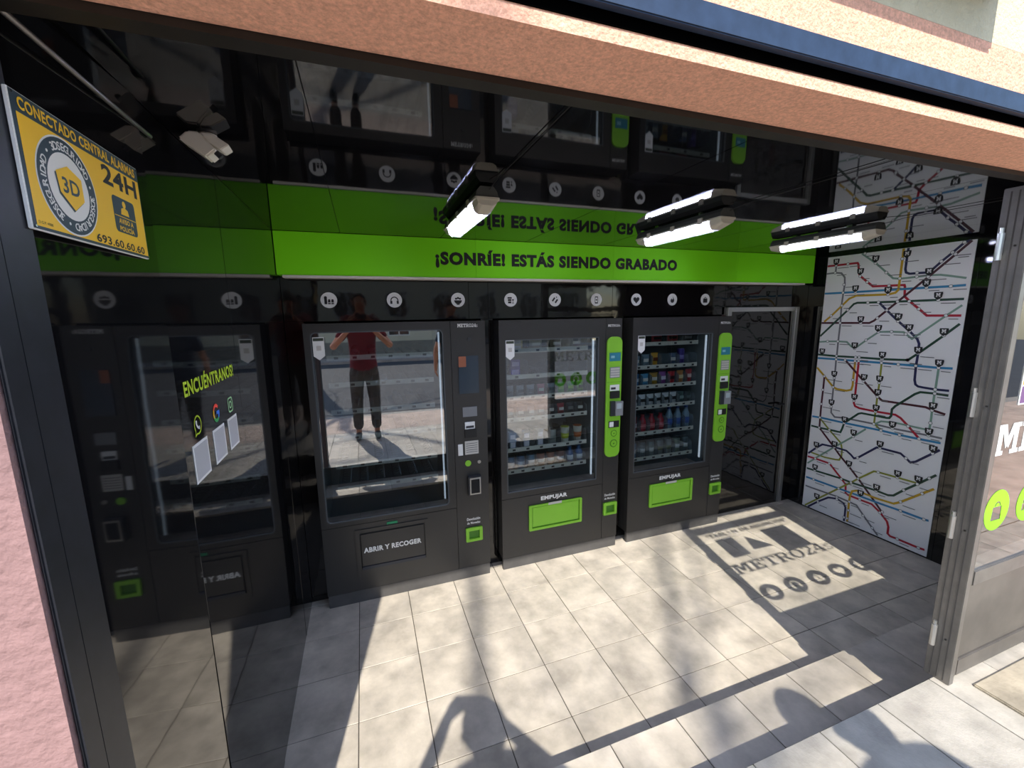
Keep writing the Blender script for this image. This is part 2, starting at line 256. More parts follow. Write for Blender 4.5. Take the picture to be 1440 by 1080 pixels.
DOTS=[(-0.108,2.246),(-0.202,2.249),(-0.307,2.14),(-0.365,2.088),(-0.521,2.05),(-0.666,1.925),(-0.731,1.866),(-0.892,1.818),(-0.107,2.186),(-0.189,2.08),(-0.189,2.012),(-0.191,1.904),(-0.193,1.756),(-0.192,1.597),(-0.323,2.318),(-0.408,2.233),(-0.491,2.152),(-0.586,2.099),(-0.585,2.244),(-0.689,2.131),(-0.691,2.103),(-0.821,2.198),(-0.875,2.252),(-0.893,2.238),(-0.93,2.311),(-0.894,2.021),(-0.112,1.817),(-0.242,1.866),(-0.388,1.923),(-0.464,1.924),(-0.591,1.925),(-0.528,1.86),(-0.47,1.799),(-0.106,1.592),(-0.409,1.619),(-0.579,1.694),(-0.673,1.679),(-0.707,1.483),(-0.759,2.097),(-0.837,1.929),(-0.897,1.678),(-0.286,2.014),(-0.758,2.02),(-0.522,1.982),(-0.354,1.758),(-0.612,1.775),(-0.693,1.701),(-0.489,1.689),(-0.331,1.545),(-0.764,1.54),(-0.542,1.474),(-0.194,1.47),(-0.195,1.439),(-0.268,1.44),(-0.347,1.472),(-0.374,1.475),(-0.346,1.44),(-0.373,1.443),(-0.536,1.472),(-0.539,1.444),(-0.652,1.443),(-0.707,1.483),(-0.762,1.445),(-0.896,1.445),(-0.11,1.278),(-0.196,1.275),(-0.196,1.192),(-0.347,1.278),(-0.111,1.154),(-0.11,1.022),(-0.112,0.895),(-0.198,1.015),(-0.428,1.28),(-0.541,1.283),(-0.542,1.167),(-0.375,1.103),(-0.542,1.045),(-0.542,0.94),(-0.597,0.899),(-0.723,0.896),(-0.769,0.978),(-0.846,0.9),(-0.896,1.286),(-0.897,1.256),(-0.896,1.13),(-0.898,1.035),(-0.898,0.94),(-0.671,0.936),(-0.319,0.894),(-0.205,0.803),(-0.116,0.8),(-0.403,0.795),(-0.263,0.657),(-0.11,0.607),(-0.456,0.622),(-0.606,0.755),(-0.785,0.726),(-0.937,0.813),(-0.111,0.502),(-0.238,0.497),(-0.351,0.392),(-0.43,0.39),(-0.48,0.444),(-0.338,0.298),(-0.116,0.298),(-0.117,0.387),(-0.617,0.552),(-0.748,0.555),(-0.877,0.551),(-0.941,0.621),(-0.8,0.471),(-0.62,0.39),(-0.791,0.37),(-0.914,0.49),(-0.512,0.267),(-0.666,0.22),(-0.682,0.235),(-0.799,0.297),(-0.947,0.296),(-0.805,0.061),(-0.941,0.06),(-0.332,0.213),(-0.335,0.194),(-0.436,0.215),(-0.177,0.101),(-0.409,0.057),(-0.433,0.059),(-0.436,0.136),(-0.551,0.14),(-0.629,0.067),(-0.398,0.523)]
# ------------------------------------------------------------------ materials
W = 4.349; CZ = 2.345; PZ = 0.39; TZ = 0.20
gloss = mat('black_gloss_panel', (0.006, 0.006, 0.007), 0.035, spec=0.6, bump=0.012, bscale=2.2, bdist=0.05)
glossb = mat('black_gloss_back_panel', (0.007, 0.006, 0.006), 0.05, spec=0.6, bump=0.05, bscale=3.0, bdist=0.05)
glossc = mat('black_gloss_ceiling', (0.005, 0.005, 0.006), 0.03, spec=0.55, bump=0.008, bscale=2.0, bdist=0.05)
black = mat('matte_black', (0.01, 0.01, 0.01), 0.6)
tilem = mat('stone_tile', '#d0c6b6', 0.42, var=0.44, vscale=6, rnd=0.10, bump=0.15, bscale=90, bdist=0.004)
pavem = mat('pavement_tile', '#bfb8ab', 0.6, var=0.36, vscale=9, rnd=0.10, bump=0.3, bscale=120, bdist=0.004)
grout = mat('grout', '#4c473f', 0.9)
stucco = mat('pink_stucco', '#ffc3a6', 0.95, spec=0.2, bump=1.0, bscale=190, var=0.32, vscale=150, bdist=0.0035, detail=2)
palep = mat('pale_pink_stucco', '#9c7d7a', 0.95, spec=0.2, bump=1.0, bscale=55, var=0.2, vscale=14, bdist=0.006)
cream = mat('cream_stucco', '#ddd3b4', 0.95, spec=0.2, bump=1.0, bscale=150, var=0.15, vscale=14, bdist=0.004)
alu = mat('grey_aluminium', '#8d8a86', 0.42, metal=0.75, var=0.18, vscale=20)
alud = mat('door_panel_metal', '#77726c', 0.45, metal=0.45, var=0.25, vscale=7)
brushed = mat('brushed_aluminium', '#c4c4c2', 0.3, metal=0.9)
framed = mat('dark_frame', '#2a2c33', 0.45, metal=0.2, var=0.3, vscale=30)
header = mat('header_profile', '#2e2b28', 0.5, metal=0.3, var=0.3, vscale=18)
navy = mat('blue_steel_beam', '#33455f', 0.5, metal=0.3, var=0.35, vscale=25)
green = mat('fascia_green', '#86f01a', 0.5, spec=0.2)
lime = mat('lime_green', '#86c832', 0.4)
white = mat('white_print', '#eeeeea', 0.6)
ink = mat('black_print', (0.008, 0.008, 0.008), 0.6)
ledw = mat('white_trim', '#e6e0d4', 0.5)
paint = mat('charcoal_machine_paint', (0.030, 0.029, 0.028), 0.38, bump=0.02, bscale=500, bdist=0.001)
cavity = mat('grey_cavity_liner', '#8f979c', 0.5)
glass = glassmat('window_glass', (0.985, 0.99, 0.985))
mglass = glassmat('machine_glass', (0.80, 0.85, 0.86), 1.6, refl=5.0)
wglass = glassmat('wide_machine_glass', (0.74, 0.80, 0.82), 1.6, refl=6.2)
divm = glassmat('clear_divider', (0.80, 0.84, 0.86), 1.4, film=0.30, filmcol=(0.55, 0.62, 0.68))
chrome = mat('steel_wire', '#b8babb', 0.25, metal=1.0)

# ------------------------------------------------------------------ floor, steps, pavement
T = 0.315; TX = 0.6105; TY = -0.2496
_tm = {}
def tilemesh(dx, dy, m):
    k = (round(dx, 3), round(dy, 3), m.name)
    if k not in _tm: _tm[k] = MB().box(-dx/2, dx/2, -dy/2, dy/2, -0.02, 0).mesh('tile', m, bevel=0.0012, seg=1)
    return _tm[k]
def tiles(parent, x0, x1, y0, y1, z, m, gap=0.0042, t=T, ox=TX, oy=TY, name='tile'):
    base = wloc(parent); i0 = math.floor((x0-ox)/t); j0 = math.floor((y0-oy)/t)
    for i in range(i0, i0+400):
        a = max(x0, ox+i*t); b = min(x1, ox+(i+1)*t)
        if a >= x1: break
        if b-a < 0.012: continue
        for j in range(j0, j0+400):
            c = max(y0, oy+j*t); d = min(y1, oy+(j+1)*t)
            if c >= y1: break
            if d-c < 0.012: continue
            link(name, tilemesh(b-a-gap, d-c-gap, m), parent, Vector(((a+b)/2, (c+d)/2, z+random.uniform(-.0006, .0006)))-base)
floor = tag(box('floor', grout, None, -.036, W, -1.51, 0.9, -0.14, -0.004), kind='structure', label='beige stone tile shop floor')
tiles(floor, -.034, W, -1.51, 0.12, 0, tilem)
step = tag(box('step', grout, None, -.036, W, -1.86, -1.513, -0.14, TZ-0.004), kind='structure', label='tiled step down from the pavement into the shop')
tiles(step, -.034, W, -1.862, -1.51, TZ, tilem)
pave = tag(box('pavement', grout, None, -14, 16, -4.6, -1.863, -0.14, PZ-0.004), kind='structure', label='pale paved pavement outside the shop')
tiles(pave, -0.65, 4.7, -3.44, -1.863, PZ, pavem, t=0.315, oy=-1.863)
farm = mat('pavement_far', '#cdb9aa', 0.8, var=0.35, vscale=5)
box('paving_far', farm, pave, -14, 16, -4.6, -3.442, PZ-0.003, PZ)
box('paving_side', farm, pave, 4.703, 16, -3.44, -2.1, PZ-0.003, PZ)
box('paving_side', farm, pave, -14, -0.653, -3.44, -2.1, PZ-0.003, PZ)
stone = mat('old_threshold_stone', '#b9ad97', 0.85, var=0.45, vscale=7, rnd=0.15, bump=0.6, bscale=40, bdist=0.006)
for k, (a, b) in enumerate(((2.62, 3.16), (3.166, 3.72))):
    o = box('threshold_slab', stone, None, a, b, -2.24, -1.945, PZ-0.002, PZ+0.012, bevel=0.004); tag(o, kind='structure', label='worn limestone slab below the glazed side panel')

# ------------------------------------------------------------------ shell
wl = tag(box('wall_left', black, None, -0.16, -0.038, -1.88, 0.9, -0.14, 2.5), kind='structure', label='black mirror-gloss panelled left wall')
for k, (a, b) in enumerate(((-1.878, -1.49), (-1.49, -0.955), (-0.955, -0.2), (-0.2, 0.12))):
    p = MB().box(-0.012, 0, a+.0012, b-.0012, 0.001, CZ).mesh('panel', gloss, ((0), (a+b)/2, CZ/2), bevel=0.0008, seg=1)
    o = link('panel', p, wl, Vector((0, (a+b)/2, CZ/2))-wloc(wl)); o.rotation_euler = (0, (0.004, 0.0, 0.001, 0.0)[k], (-0.053, 0.0, -0.002, 0.004)[k])
    if k == 0: o.location.x -= .0103      # the street end of the first panel sits back a little
wr = tag(box('wall_right', black, None, W+0.014, W+0.16, -1.88, 0.9, -0.14, 2.5), kind='structure', label='black gloss right wall carrying the map')
for a, b in ((-1.878, -1.02), (-1.02, 0.0), (0.0, 0.12)): box('panel', gloss, wr, W, W+0.012, a+.001, b-.001, 0.001, CZ, bevel=0.0008)
wb = tag(box('wall_back', black, None, -0.16, W+0.16, 0.9, 1.0, -0.14, 2.5), kind='structure', label='black gloss back wall around the vending machines')
BY = 0.12
for a, b in ((0, 1.125), (1.125, 1.262), (1.262, 1.66), (1.66, 2.25), (2.25, 3.36), (3.36, W)):
    box('panel', glossb, wb, a+.001, b-.001, BY, BY+.012, 1.842 if b < 3.4 else 1.905, 2.1, bevel=0.0008)
for a, b in ((0, 0.106), (1.204, 1.293), (2.267, 2.359)): box('filler_panel', glossb, wb, a+.001, b-.001, BY, BY+.012, 0.002, 1.84)
box('panel', glossb, wb, 3.335, 3.387, BY, BY+.012, 0.002, 1.904); box('panel', glossb, wb, 4.235, W-.001, BY, BY+.012, 0.002, 1.904)
ce = tag(box('ceiling', black, None, -0.16, W+0.16, -1.93, 1.0, CZ+0.014, CZ+0.2), kind='structure', label='black gloss panelled ceiling')
cs = [0, .35, .93, 1.5, 2.08, 2.66, 3.24, 3.82, W]
for a, b in zip(cs[:-1], cs[1:]):
    o = MB().box(a+.001, b-.001, -1.89, BY+.012, CZ, CZ+.012).build('panel', glossc, ce, bevel=0.0008)
# green fascia under the ceiling
fa = tag(empty('fascia_sign', (2.13, 0.07, 2.09)), 'long bright green fascia board under the ceiling lettered in black', 'sign')
fs_ = [0.002, 1.157, 2.19, 3.36, 4.255]
for a, b in zip(fs_[:-1], fs_[1:]): box('green_panel', green, fa, a+.0006, b-.0006, 0.02, BY-.001, 2.106, CZ-.002, bevel=0.0006)
words('¡SONRÍE! ESTÁS SIENDO GRABADO', FRONT, (0.895, 0.0192, 2.163), 1.86, 0.118, 0.055, 'lettering', ink, fa)
box('light_strip', ledw, fa, 0.03, 4.15, 0.012, 0.10, 2.09, 2.1045, bevel=0.002)
# service door
dr = tag(empty('door_1', (3.81, BY, 0)), label='black service door with brushed aluminium frame beside the machines', kind='structure')
box('door_leaf', glossb, dr, 3.43, 4.19, BY+.004, BY+.04, 0.004, 1.862)
box('door_frame', brushed, dr, 3.388, 3.428, BY-.02, BY+.03, 0.002, 1.90, bevel=.002)
box('door_frame', brushed, dr, 4.192, 4.232, BY-.02, BY+.03, 0.002, 1.90, bevel=.002)
box('door_frame', brushed, dr, 3.4285, 4.1915, BY-.02, BY+.03, 1.864, 1.90, bevel=.002)
MB().cyl((4.12, BY+.004, 1.0), (4.12, BY-.04, 1.0), .01).cyl((4.12, BY-.038, 1.0), (4.03, BY-.038, 1.0), .008).build('door_handle', black, dr)
trim = tag(MB().tube([(0.005, -1.88, 2.283), (0.005, -1.6, 2.281), (0.005, -1.44, 2.283)], .0045, 8).build('trim_1', alu, smooth=True), label='dark conduit along the corner of ceiling and left wall', kind='structure')

# ------------------------------------------------------------------ street front
wf = tag(empty('wall_front', (2.1, -2.0, PZ)), label='pink stucco shop front around the wide opening', kind='structure')
box('lintel', stucco, wf, -6, 12, -2.07, -1.93, 2.28, 2.455)
box('upper_wall', cream, wf, -6, 12, -2.07, -1.93, 2.4555, 5.5)
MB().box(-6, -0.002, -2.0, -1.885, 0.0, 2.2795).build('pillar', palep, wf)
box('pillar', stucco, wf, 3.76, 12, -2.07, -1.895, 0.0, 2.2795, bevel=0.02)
box('inner_panel', gloss, wf, 3.705, W-.001, -1.893, -1.88, 0.0, CZ-.001)
box('upper_fill', black, wf, -0.16, W+.16, -1.929, -1.90, CZ+.205, 5.5)
box('black_shade_strip', mat('shade_black', (.001, .001, .001), .9, spec=0), wf, -6, 12, -2.0725, -2.0702, 2.3025, 2.356)  # flat black metal strip, beam shadow and recess darkness put into its colour
bm_ = tag(box('steel_beam', navy, None, -6, 12, -2.089, -2.073, 2.3195, 2.360, bevel=.002), 'weathered blue steel beam across the pink shop front', 'beam')
hb = tag(MB().box(-5.5, 1.784, -2.19, -2.0715, 2.55, 3.05).build('shade_box', framed, bevel=.01), 'unseen dark box added above the blue beam to shade the wall', 'sign')  # unseen box, added and sized to cast the shadow on the upper wall
hd = tag(empty('trim_2', (2.1, -1.92, 2.25)), label='dark metal header profile under the lintel', kind='structure')
box('header_rail', header, hd, 0.0, 3.755, -1.929, -1.895, 2.268, 2.2795); box('header_lip', header, hd, 0.0, 3.755, -1.8945, -1.8905, 2.271, CZ+.1)
jl = tag(empty('trim_3', (0.0, -1.95, PZ)), label='dark metal jamb profile at the left edge of the opening', kind='structure')
box('jamb_profile', framed, jl, -0.0015, 0.005, -1.992, -1.95, 0.0, 2.267, bevel=.003); box('jamb_lip', framed, jl, -0.0015, 0.003, -1.949, -1.885, 0.0, 2.25, bevel=.001)

# glazed side panel with post and hinges
gp = tag(empty('door_2', (3.1, -1.90, PZ)), label='grey metal glazed side panel printed with the shop name', kind='structure')
x0, x1 = 2.529, 3.70
post = box('post', alu, gp, x0, x0+.03, -1.912, -1.832, PZ, 2.267, bevel=.002)
for yy in (-1.892, -1.872, -1.852): box('groove', mat('groove_dark', '#4a4744', .6), post, x0-.0012, x0+.0005, yy-.002, yy+.002, PZ+.01, 2.255)
box('stile', alud, gp, x0+.031, 2.598, -1.900, -1.840, PZ+.012, 2.267, bevel=.003)
box('stile', alud, gp, 3.61, x1, -1.900, -1.840, PZ+.012, 2.267, bevel=.003)
box('bottom_rail', alud, gp, 2.599, 3.609, -1.900, -1.840, PZ+.012, PZ+.085, bevel=.003)
box('kick_panel', alud, gp, 2.599, 3.609, -1.893, -1.850, PZ+.0855, 0.80, bevel=.004)
box('glazing_sill', alu, gp, 2.599, 3.609, -1.902, -1.838, 0.801, 0.866, bevel=.004)
box('transom', alud, gp, 2.599, 3.609, -1.900, -1.840, 1.892, 1.945, bevel=.003)
box('top_rail', alud, gp, 2.599, 3.609, -1.900, -1.840, 2.19, 2.267, bevel=.003)
GY = -1.894
box('pane', glass, gp, 2.5995, 3.6085, GY, GY+.004, 0.8665, 1.8915); box('pane', glass, gp, 2.5995, 3.6085, GY, GY+.004, 1.9455, 2.1895)
for z in (0.575, 1.04, 1.52, 2.075):
    h = MB().cyl((x0-.010, -1.848, z-.045), (x0-.010, -1.848, z+.045), .009, n=10).build('hinge', brushed, gp, smooth=False)
    MB().cyl((x0-.010, -1.848, z+.0455), (x0-.010, -1.848, z+.062), .006, n=8).build('hinge_pin', brushed, h)
    for q in (-.025, 0, .025): MB().cyl((x0-.0005, -1.852 if q else -1.882, z+q), (x0-.003, -1.852 if q else -1.882, z+q), .0035, n=8).build('screw', header, gp)
nm = slabword(MB(), 'METRO24s', FRONT, (2.597, GY-.0008, 1.326), 1.0, 0.118).build('shop_name', white, gp)
tb = MB(); text(tb, '"TABLÓN DE ANUNCIOS"', FRONT, (2.66, GY-.0008, 1.813), 0.91, 0.068, bold=0.07); tb.build('board_title', white, gp)
limev = mat('lime_vinyl', '#8ee619', 0.5)
for k, key in enumerate(('bag', 'headphones', 'case', 'heart', 'gift')):
    cx = 2.692+.2235*k; s = .083
    cut = (3.606-cx)/s
    m_ = MB(); shape(m_, [[(min(q[0], cut), q[1]) for q in circ(0, 0, 1, 40) if q[0] < cut+.3]]+[p for p in PIC[key] if max(q[0] for q in p) < cut-.02], FRONT, (cx, GY-.0008, 1.099), s); m_.build('icon_disc', limev, gp)
# posters on the glass
def poster(x0, x1, z0, z1, label, paint_fn, tilt=0):
    e = tag(empty('poster', ((x0+x1)/2, GY-.001, z0)), label, 'poster', 'posters taped to the notice board glass')
    box('sheet', white, e, x0, x1, GY-.0022, GY-.0008, z0, z1); paint_fn(e, x0, x1, z0, z1); return e
def bars(e, x0, x1, z0, z1, cols, y=GY-.0026):
    h = (z1-z0)
    for a, b, c in cols: MB().add(place([(0, 0, 0), (x1-x0-.012, 0, 0), (x1-x0-.012, (b-a)*h, 0), (0, (b-a)*h, 0)], FRONT, (x0+.006, y, z0+a*h)), [(0, 1, 2, 3)]).build('print_block', c, e)
def lines_(e, x0, x1, z0, z1, n, m):
    mb = MB()
    for i in range(n):
        z = z0+(z1-z0)*(i+.3)/n; mb.box(x0+.02, x1-.02-random.random()*.05*(i % 2), GY-.0032, GY-.0029, z, z+(z1-z0)/n*.35)
    tag(mb.build('print_lines', m, e), kind='stuff')
pb = mat('print_blue', '#3f66c9', .5); po = mat('print_orange', '#eda12a', .5); pp = mat('print_violet', '#6b4a78', .5); pk = mat('print_grey', '#5d5f63', .6)
def p1(e, *b):
    bars(e, *b, [(.02, .26, pp), (.28, .52, po), (.54, .98, pb)]); x0, x1, z0, z1 = b; lines_(e, x0, x1, z0+.55*(z1-z0), z1, 5, white)
poster(2.698, 2.874, 1.513, 1.78, 'blue, orange and violet poster on the notice board glass nearest the post', p1)
def p2(e, *b): x0, x1, z0, z1 = b; lines_(e, x0, x1, z0, z1, 6, pk)
pe = tag(empty('poster', (3.03, GY-.001, 1.55)), 'small curled triangular notice between the two posters', 'poster', 'posters taped to the notice board glass')
MB().quadprism(place([(2.985, 1.745, 0), (2.935, 1.552, 0), (3.135, 1.54, 0), (3.10, 1.60, 0)], FRONT, (0, GY-.0022, 0)), place([(2.985, 1.745, 0), (2.935, 1.552, 0), (3.135, 1.54, 0), (3.10, 1.60, 0)], FRONT, (0, GY-.0008, 0))).build('sheet', white, pe)
MB().box(2.96, 3.06, GY-.0026, GY-.0023, 1.60, 1.612).box(2.96, 3.04, GY-.0026, GY-.0023, 1.63, 1.642).build('print_lines', pk, pe)
poster(3.19, 3.465, 1.435, 1.775, 'largest white printed poster on the notice board glass', p2)
# ------------------------------------------------------------------ vending machines
H = 1.83
screenm = mat('screen_glass', '#3a4650', 0.12); teal = mat('screen_teal', '#2c7f93', 0.3); grey = mat('grey_plastic', '#8b8d8e', 0.4); dgrey = mat('dark_grey_plastic', '#33353a', 0.35)
lgrey = mat('label_grey', '#c9c5bd', 0.6); ledm = mat('machine_led', '#e8f0ff', 0.5, emit=0.45); ledg = mat('green_led', '#0f8a5a', 0.4); limed = mat('lime_dark', '#3f7a14', 0.5)
coilmesh = None
def get_coil(dep=0.40, r=0.028):
    global coilmesh
    if coilmesh is None:
        pts = [(r*math.cos(2*math.pi*i/12), dep*i/96, r+.002+r*math.sin(2*math.pi*i/12)) for i in range(97)]
        coilmesh = MB().tube(pts, 0.0018, 4).mesh('spiral_coil', chrome, smooth=True)
    return coilmesh
_div = {}
def get_div(h):
    k = round(h, 3)
    if k not in _div:
        P = [(0.0, 0), (0.40, 0), (0.40, h*.6), (0.10, h), (0.03, h), (0.008, h*.93), (0, h*.8)]
        _div[k] = MB().quadprism([(-.0012, a, b) for a, b in P], [(.0012, a, b) for a, b in P]).mesh('lane_divider', divm)
    return _div[k]
def shelf(t, xa, xb, z, n, divh, y0=0.09, coils=True, name='shelf'):
    """one tray: deck, price strip, labels, dividers and coils"""
    s = box(name, cavity, t, xa, xb, y0+.004, y0+.46, z, z+.006)
    st = box('price_strip', ledw, s, xa, xb, y0, y0+.0035, z-.006, z+.026)
    lb = MB(); wd = (xb-xa)/n
    for i in range(n): cx = xa+wd*(i+.5); lb.box(cx-.012, cx+.012, y0-.0012, y0-.0002, z+.002, z+.016)
    tag(lb.build('price_labels', dgrey, s), kind='stuff')
    org = wloc(s)
    if divh:
        for i in range(n+1): link('lane_divider', get_div(divh), s, Vector((xa+wd*i if 0 < i < n else (xa+.002 if i == 0 else xb-.002), y0+.006, z+.006))-org)
    if coils:
        for i in range(n): link('spiral_coil', get_coil(), s, Vector((xa+wd*(i+.5), y0+.03, z+.006))-org)
    return s
def qrsticker(t, x, z, w=.062):
    P = [(0, -.11), (w/2, -.135), (w, -.11), (w, 0), (0, 0)]
    s = MB(); s.quadprism(place([(a, b, 0) for a, b in P], FRONT, (x, -.0005, z)), place([(a, b, 0) for a, b in P], FRONT, (x, .0005, z))); o = s.build('shield_sticker', white, t)
    MB().box(x+.003, x+w-.003, -.001, -.0006, z-.022, z-.004).build('sticker_header', mat('sticker_dark', '#3c4436', .6), o)
    MB().box(x+.018, x+w-.018, -.001, -.0006, z-.078, z-.05).build('sticker_patch', lgrey, o)
def machine(x0, w, gl, divx, logo, label, wide=False):
    t = tag(empty('vending_machine', (x0+w/2, 0.3, 0)), label, 'vending machine', 'vending machines along the back wall')
    gx0, gx1, gz0, gz1 = gl; dz = 0.552; ys = 0.60
    # cabinet shell
    sh_ = MB(); sh_.box(x0+.004, x0+.024, .045, ys, .0855, H-.002).box(divx-.024, divx-.004, .045, ys, .0855, H-.002).box(x0+.025, divx-.025, .045, ys, H-.03, H-.002).box(x0+.025, divx-.025, .045, ys, .0855, .5).box(x0+.025, divx-.025, ys-.02, ys, .501, H-.031)
    sh_.build('cabinet', paint, t)
    ln = MB().box(x0+.0245, x0+.03, .05, ys-.025, .505, H-.035).box(divx-.03, divx-.0245, .05, ys-.025, .505, H-.035).box(x0+.031, divx-.031, ys-.026, ys-.0205, .505, H-.035).box(x0+.031, divx-.031, .05, ys-.027, .501, .507).box(x0+.031, divx-.031, .05, ys-.027, H-.037, H-.031); ln.build('liner', cavity, t)
    # glass door
    r = .03 if wide else .006
    fr = MB(); vs, fs = fill2d([rect(x0, dz, divx-.0012, H), rrect(gx0, gz0, gx1, gz1, r)], .04); fr.add(place(vs, FRONT, (0, .02, 0)), fs); d = fr.build('glass_door', paint, t)
    ya, yb = (.007, .031) if wide else (.009, .020)     # the pane leans back a little in its frame
    pn = MB().quadprism([(gx0-.006, ya, gz0-.006), (gx1+.006, ya, gz0-.006), (gx1+.006, yb, gz1+.006), (gx0-.006, yb, gz1+.006)], [(gx0-.006, ya+.004, gz0-.006), (gx1+.006, ya+.004, gz0-.006), (gx1+.006, yb+.004, gz1+.006), (gx0-.006, yb+.004, gz1+.006)]).build('pane', wglass if wide else mglass, d)
    bd = MB(); vs, fs = fill2d([rrect(gx0, gz0, gx1, gz1, r), rrect(gx0+.007, gz0+.007, gx1-.007, gz1-.007, max(r-.005, .002))], .008); bd.add(place(vs, FRONT, (0, .0045, 0)), fs); bd.build('gasket', mat('gasket_grey', '#4c5256', .5), d)
    MB().box(gx1-.026, gx1-.016, .046, .058, gz0+.03, gz1-.02).build('light_strip', ledm, t)
    qrsticker(d, gx0+.012 if wide else gx0+.004, gz1-.03 if wide else gz1-.004)
    # lower panel and kick plate
    box('lower_panel', paint, t, x0, divx-.0012, .0, .04, .088, dz-.003, bevel=.0015)
    box('kick_plate', mat('kick_plate_grey', (.085, .082, .08), .5, var=.3, vscale=9), t, x0+.004, x0+w-.004, .004, .03, .0, .085, bevel=.001)
    # control column
    c = box('control_column', paint, t, divx+.0012, x0+w, .0, .45, .088, H, bevel=.002)
    cx = (divx+x0+w)/2
    slabword(MB(), 'METRO24s', FRONT, (logo, -.0006, 1.768 if not wide else 1.790), .105 if not wide else .135, .017 if not wide else .022).build('brand_lettering', white, c)
    text(MB(), 'Devolución', FRONT, (cx, -.0006, .440), .095, .020, .02, 'C').build('coin_lettering', white, c); text(MB(), 'de Monedas', FRONT, (cx, -.0006, .412), .095, .017, .02, 'C').build('coin_lettering', white, c)
    rt = MB(); vs, fs = fill2d([rrect(cx-.06, .285, cx+.06, .388, .006), rect(cx-.038, .303, cx+.038, .365)], .014); rt.add(place(vs, FRONT, (0, -.007, 0)), fs); ro = rt.build('coin_return', lime, c)
    MB().add(place([(-.037, .304, 0), (.037, .304, 0), (.037, .364, 0), (-.037, .364, 0)], FRONT, (cx, -.001, 0)), [(0, 1, 2, 3)]).build('coin_recess', limed, ro)
    return t, c, d, cx
def small(c, name, m, x0, x1, z0, z1, d=.006, bevel=.001): return box(name, m, c, x0, x1, -d, -.0002, z0, z1, bevel=bevel)

# widest machine
t1, c1, d1, cx = machine(.109, 1.092, (.143, .920, .580, 1.781), .968, 1.015, 'widest black vending machine with empty shelves, beside the left mirror wall', True)
MB().cyl((1.09, -.0002, 1.711), (1.09, -.004, 1.711), .012, n=16).build('lock', dgrey, c1)
a = small(c1, 'advert_screen', screenm, 1.012, 1.148, 1.35, 1.602)
MB().add(place([(0, 0, 0), (.05, 0, 0), (.05, .07, 0), (0, .07, 0)], FRONT, (1.014, -.0066, 1.53)), [(0, 1, 2, 3)]).build('advert_print', mat('advert_rust', '#9a5a3c', .5), a)
small(c1, 'display', mat('lcd_grey', '#7d8084', .25), 1.031, 1.130, 1.191, 1.258)
k_ = small(c1, 'card_slot_label', white, 1.043, 1.112, 1.105, 1.154); box('print_block', dgrey, k_, 1.05, 1.105, -.0066, -.0062, 1.112, 1.128)
small(c1, 'note_slot', black, 1.041, 1.122, 1.046, 1.103, .012)
small(c1, 'price_note', white, .991, 1.025, .923, 1.004, .002); pn_ = small(c1, 'instruction_plate', lgrey, 1.039, 1.134, .925, 1.020, .003)
mb = MB(); [mb.box(1.047, 1.126, -.0036, -.0032, z, z+.004) for z in (.94, .955, .97, .985, 1.0)]; tag(mb.build('print_lines', pk, pn_), kind='stuff')
MB().cyl((1.057, -.0002, .863), (1.057, -.006, .863), .021, n=20).build('return_button', lime, c1); MB().cyl((1.136, -.0002, .864), (1.136, -.006, .864), .012, n=14).build('lock', brushed, c1)
cr = small(c1, 'card_reader', dgrey, 1.048, 1.142, .635, .775, .035, .004); box('reader_rim', brushed, cr, 1.058, 1.134, -.038, -.0352, .645, .765); box('reader_screen', mat('reader_dark', '#1b1e22', .2), cr, 1.066, 1.126, -.0395, -.0382, .655, .755)
# delivery hatch of the widest machine
ht = tag(empty('delivery_hatch', (0, 0, 0))); ht.parent = t1; ht.location = Vector((.535, 0, .235))-wloc(t1)
vs, fs = fill2d([rect(.300, .205, .765, .512), rect(.327, .235, .743, .488)], .006); MB().add(place(vs, FRONT, (0, -.0035, 0)), fs).build('hatch_frame', paint, ht)
box('hatch_recess', black, ht, .327, .743, -.0022, -.0006, .235, .488)
MB().quadprism([(.335, -.016, .262), (.735, -.016, .262), (.735, -.010, .262), (.335, -.010, .262)], [(.335, -.009, .478), (.735, -.009, .478), (.735, -.004, .478), (.335, -.004, .478)]).build('hatch_flap', paint, ht)
box('hatch_lip', mat('hatch_blue_grey', '#1d2736', .4), ht, .332, .738, -.02, -.004, .236, .259, bevel=.002)
mb = MB(); text(mb, 'ABRIR Y RECOGER', FRONT, (.347, -.0158, .352), .368, .036, .045); mb.build('hatch_lettering', white, ht)
box('status_light', ledg, d1, .500, .568, -.004, -.0002, .514, .528) if False else box('status_light', ledg, t1, .500, .568, -.005, -.0002, .518, .534)
S1 = [shelf(t1, .215, .865, z, n, 0, y0=.10) for z, n in ((1.605, 6), (1.435, 7), (1.262, 7), (1.09, 7), (.905, 6), (.752, 6))]

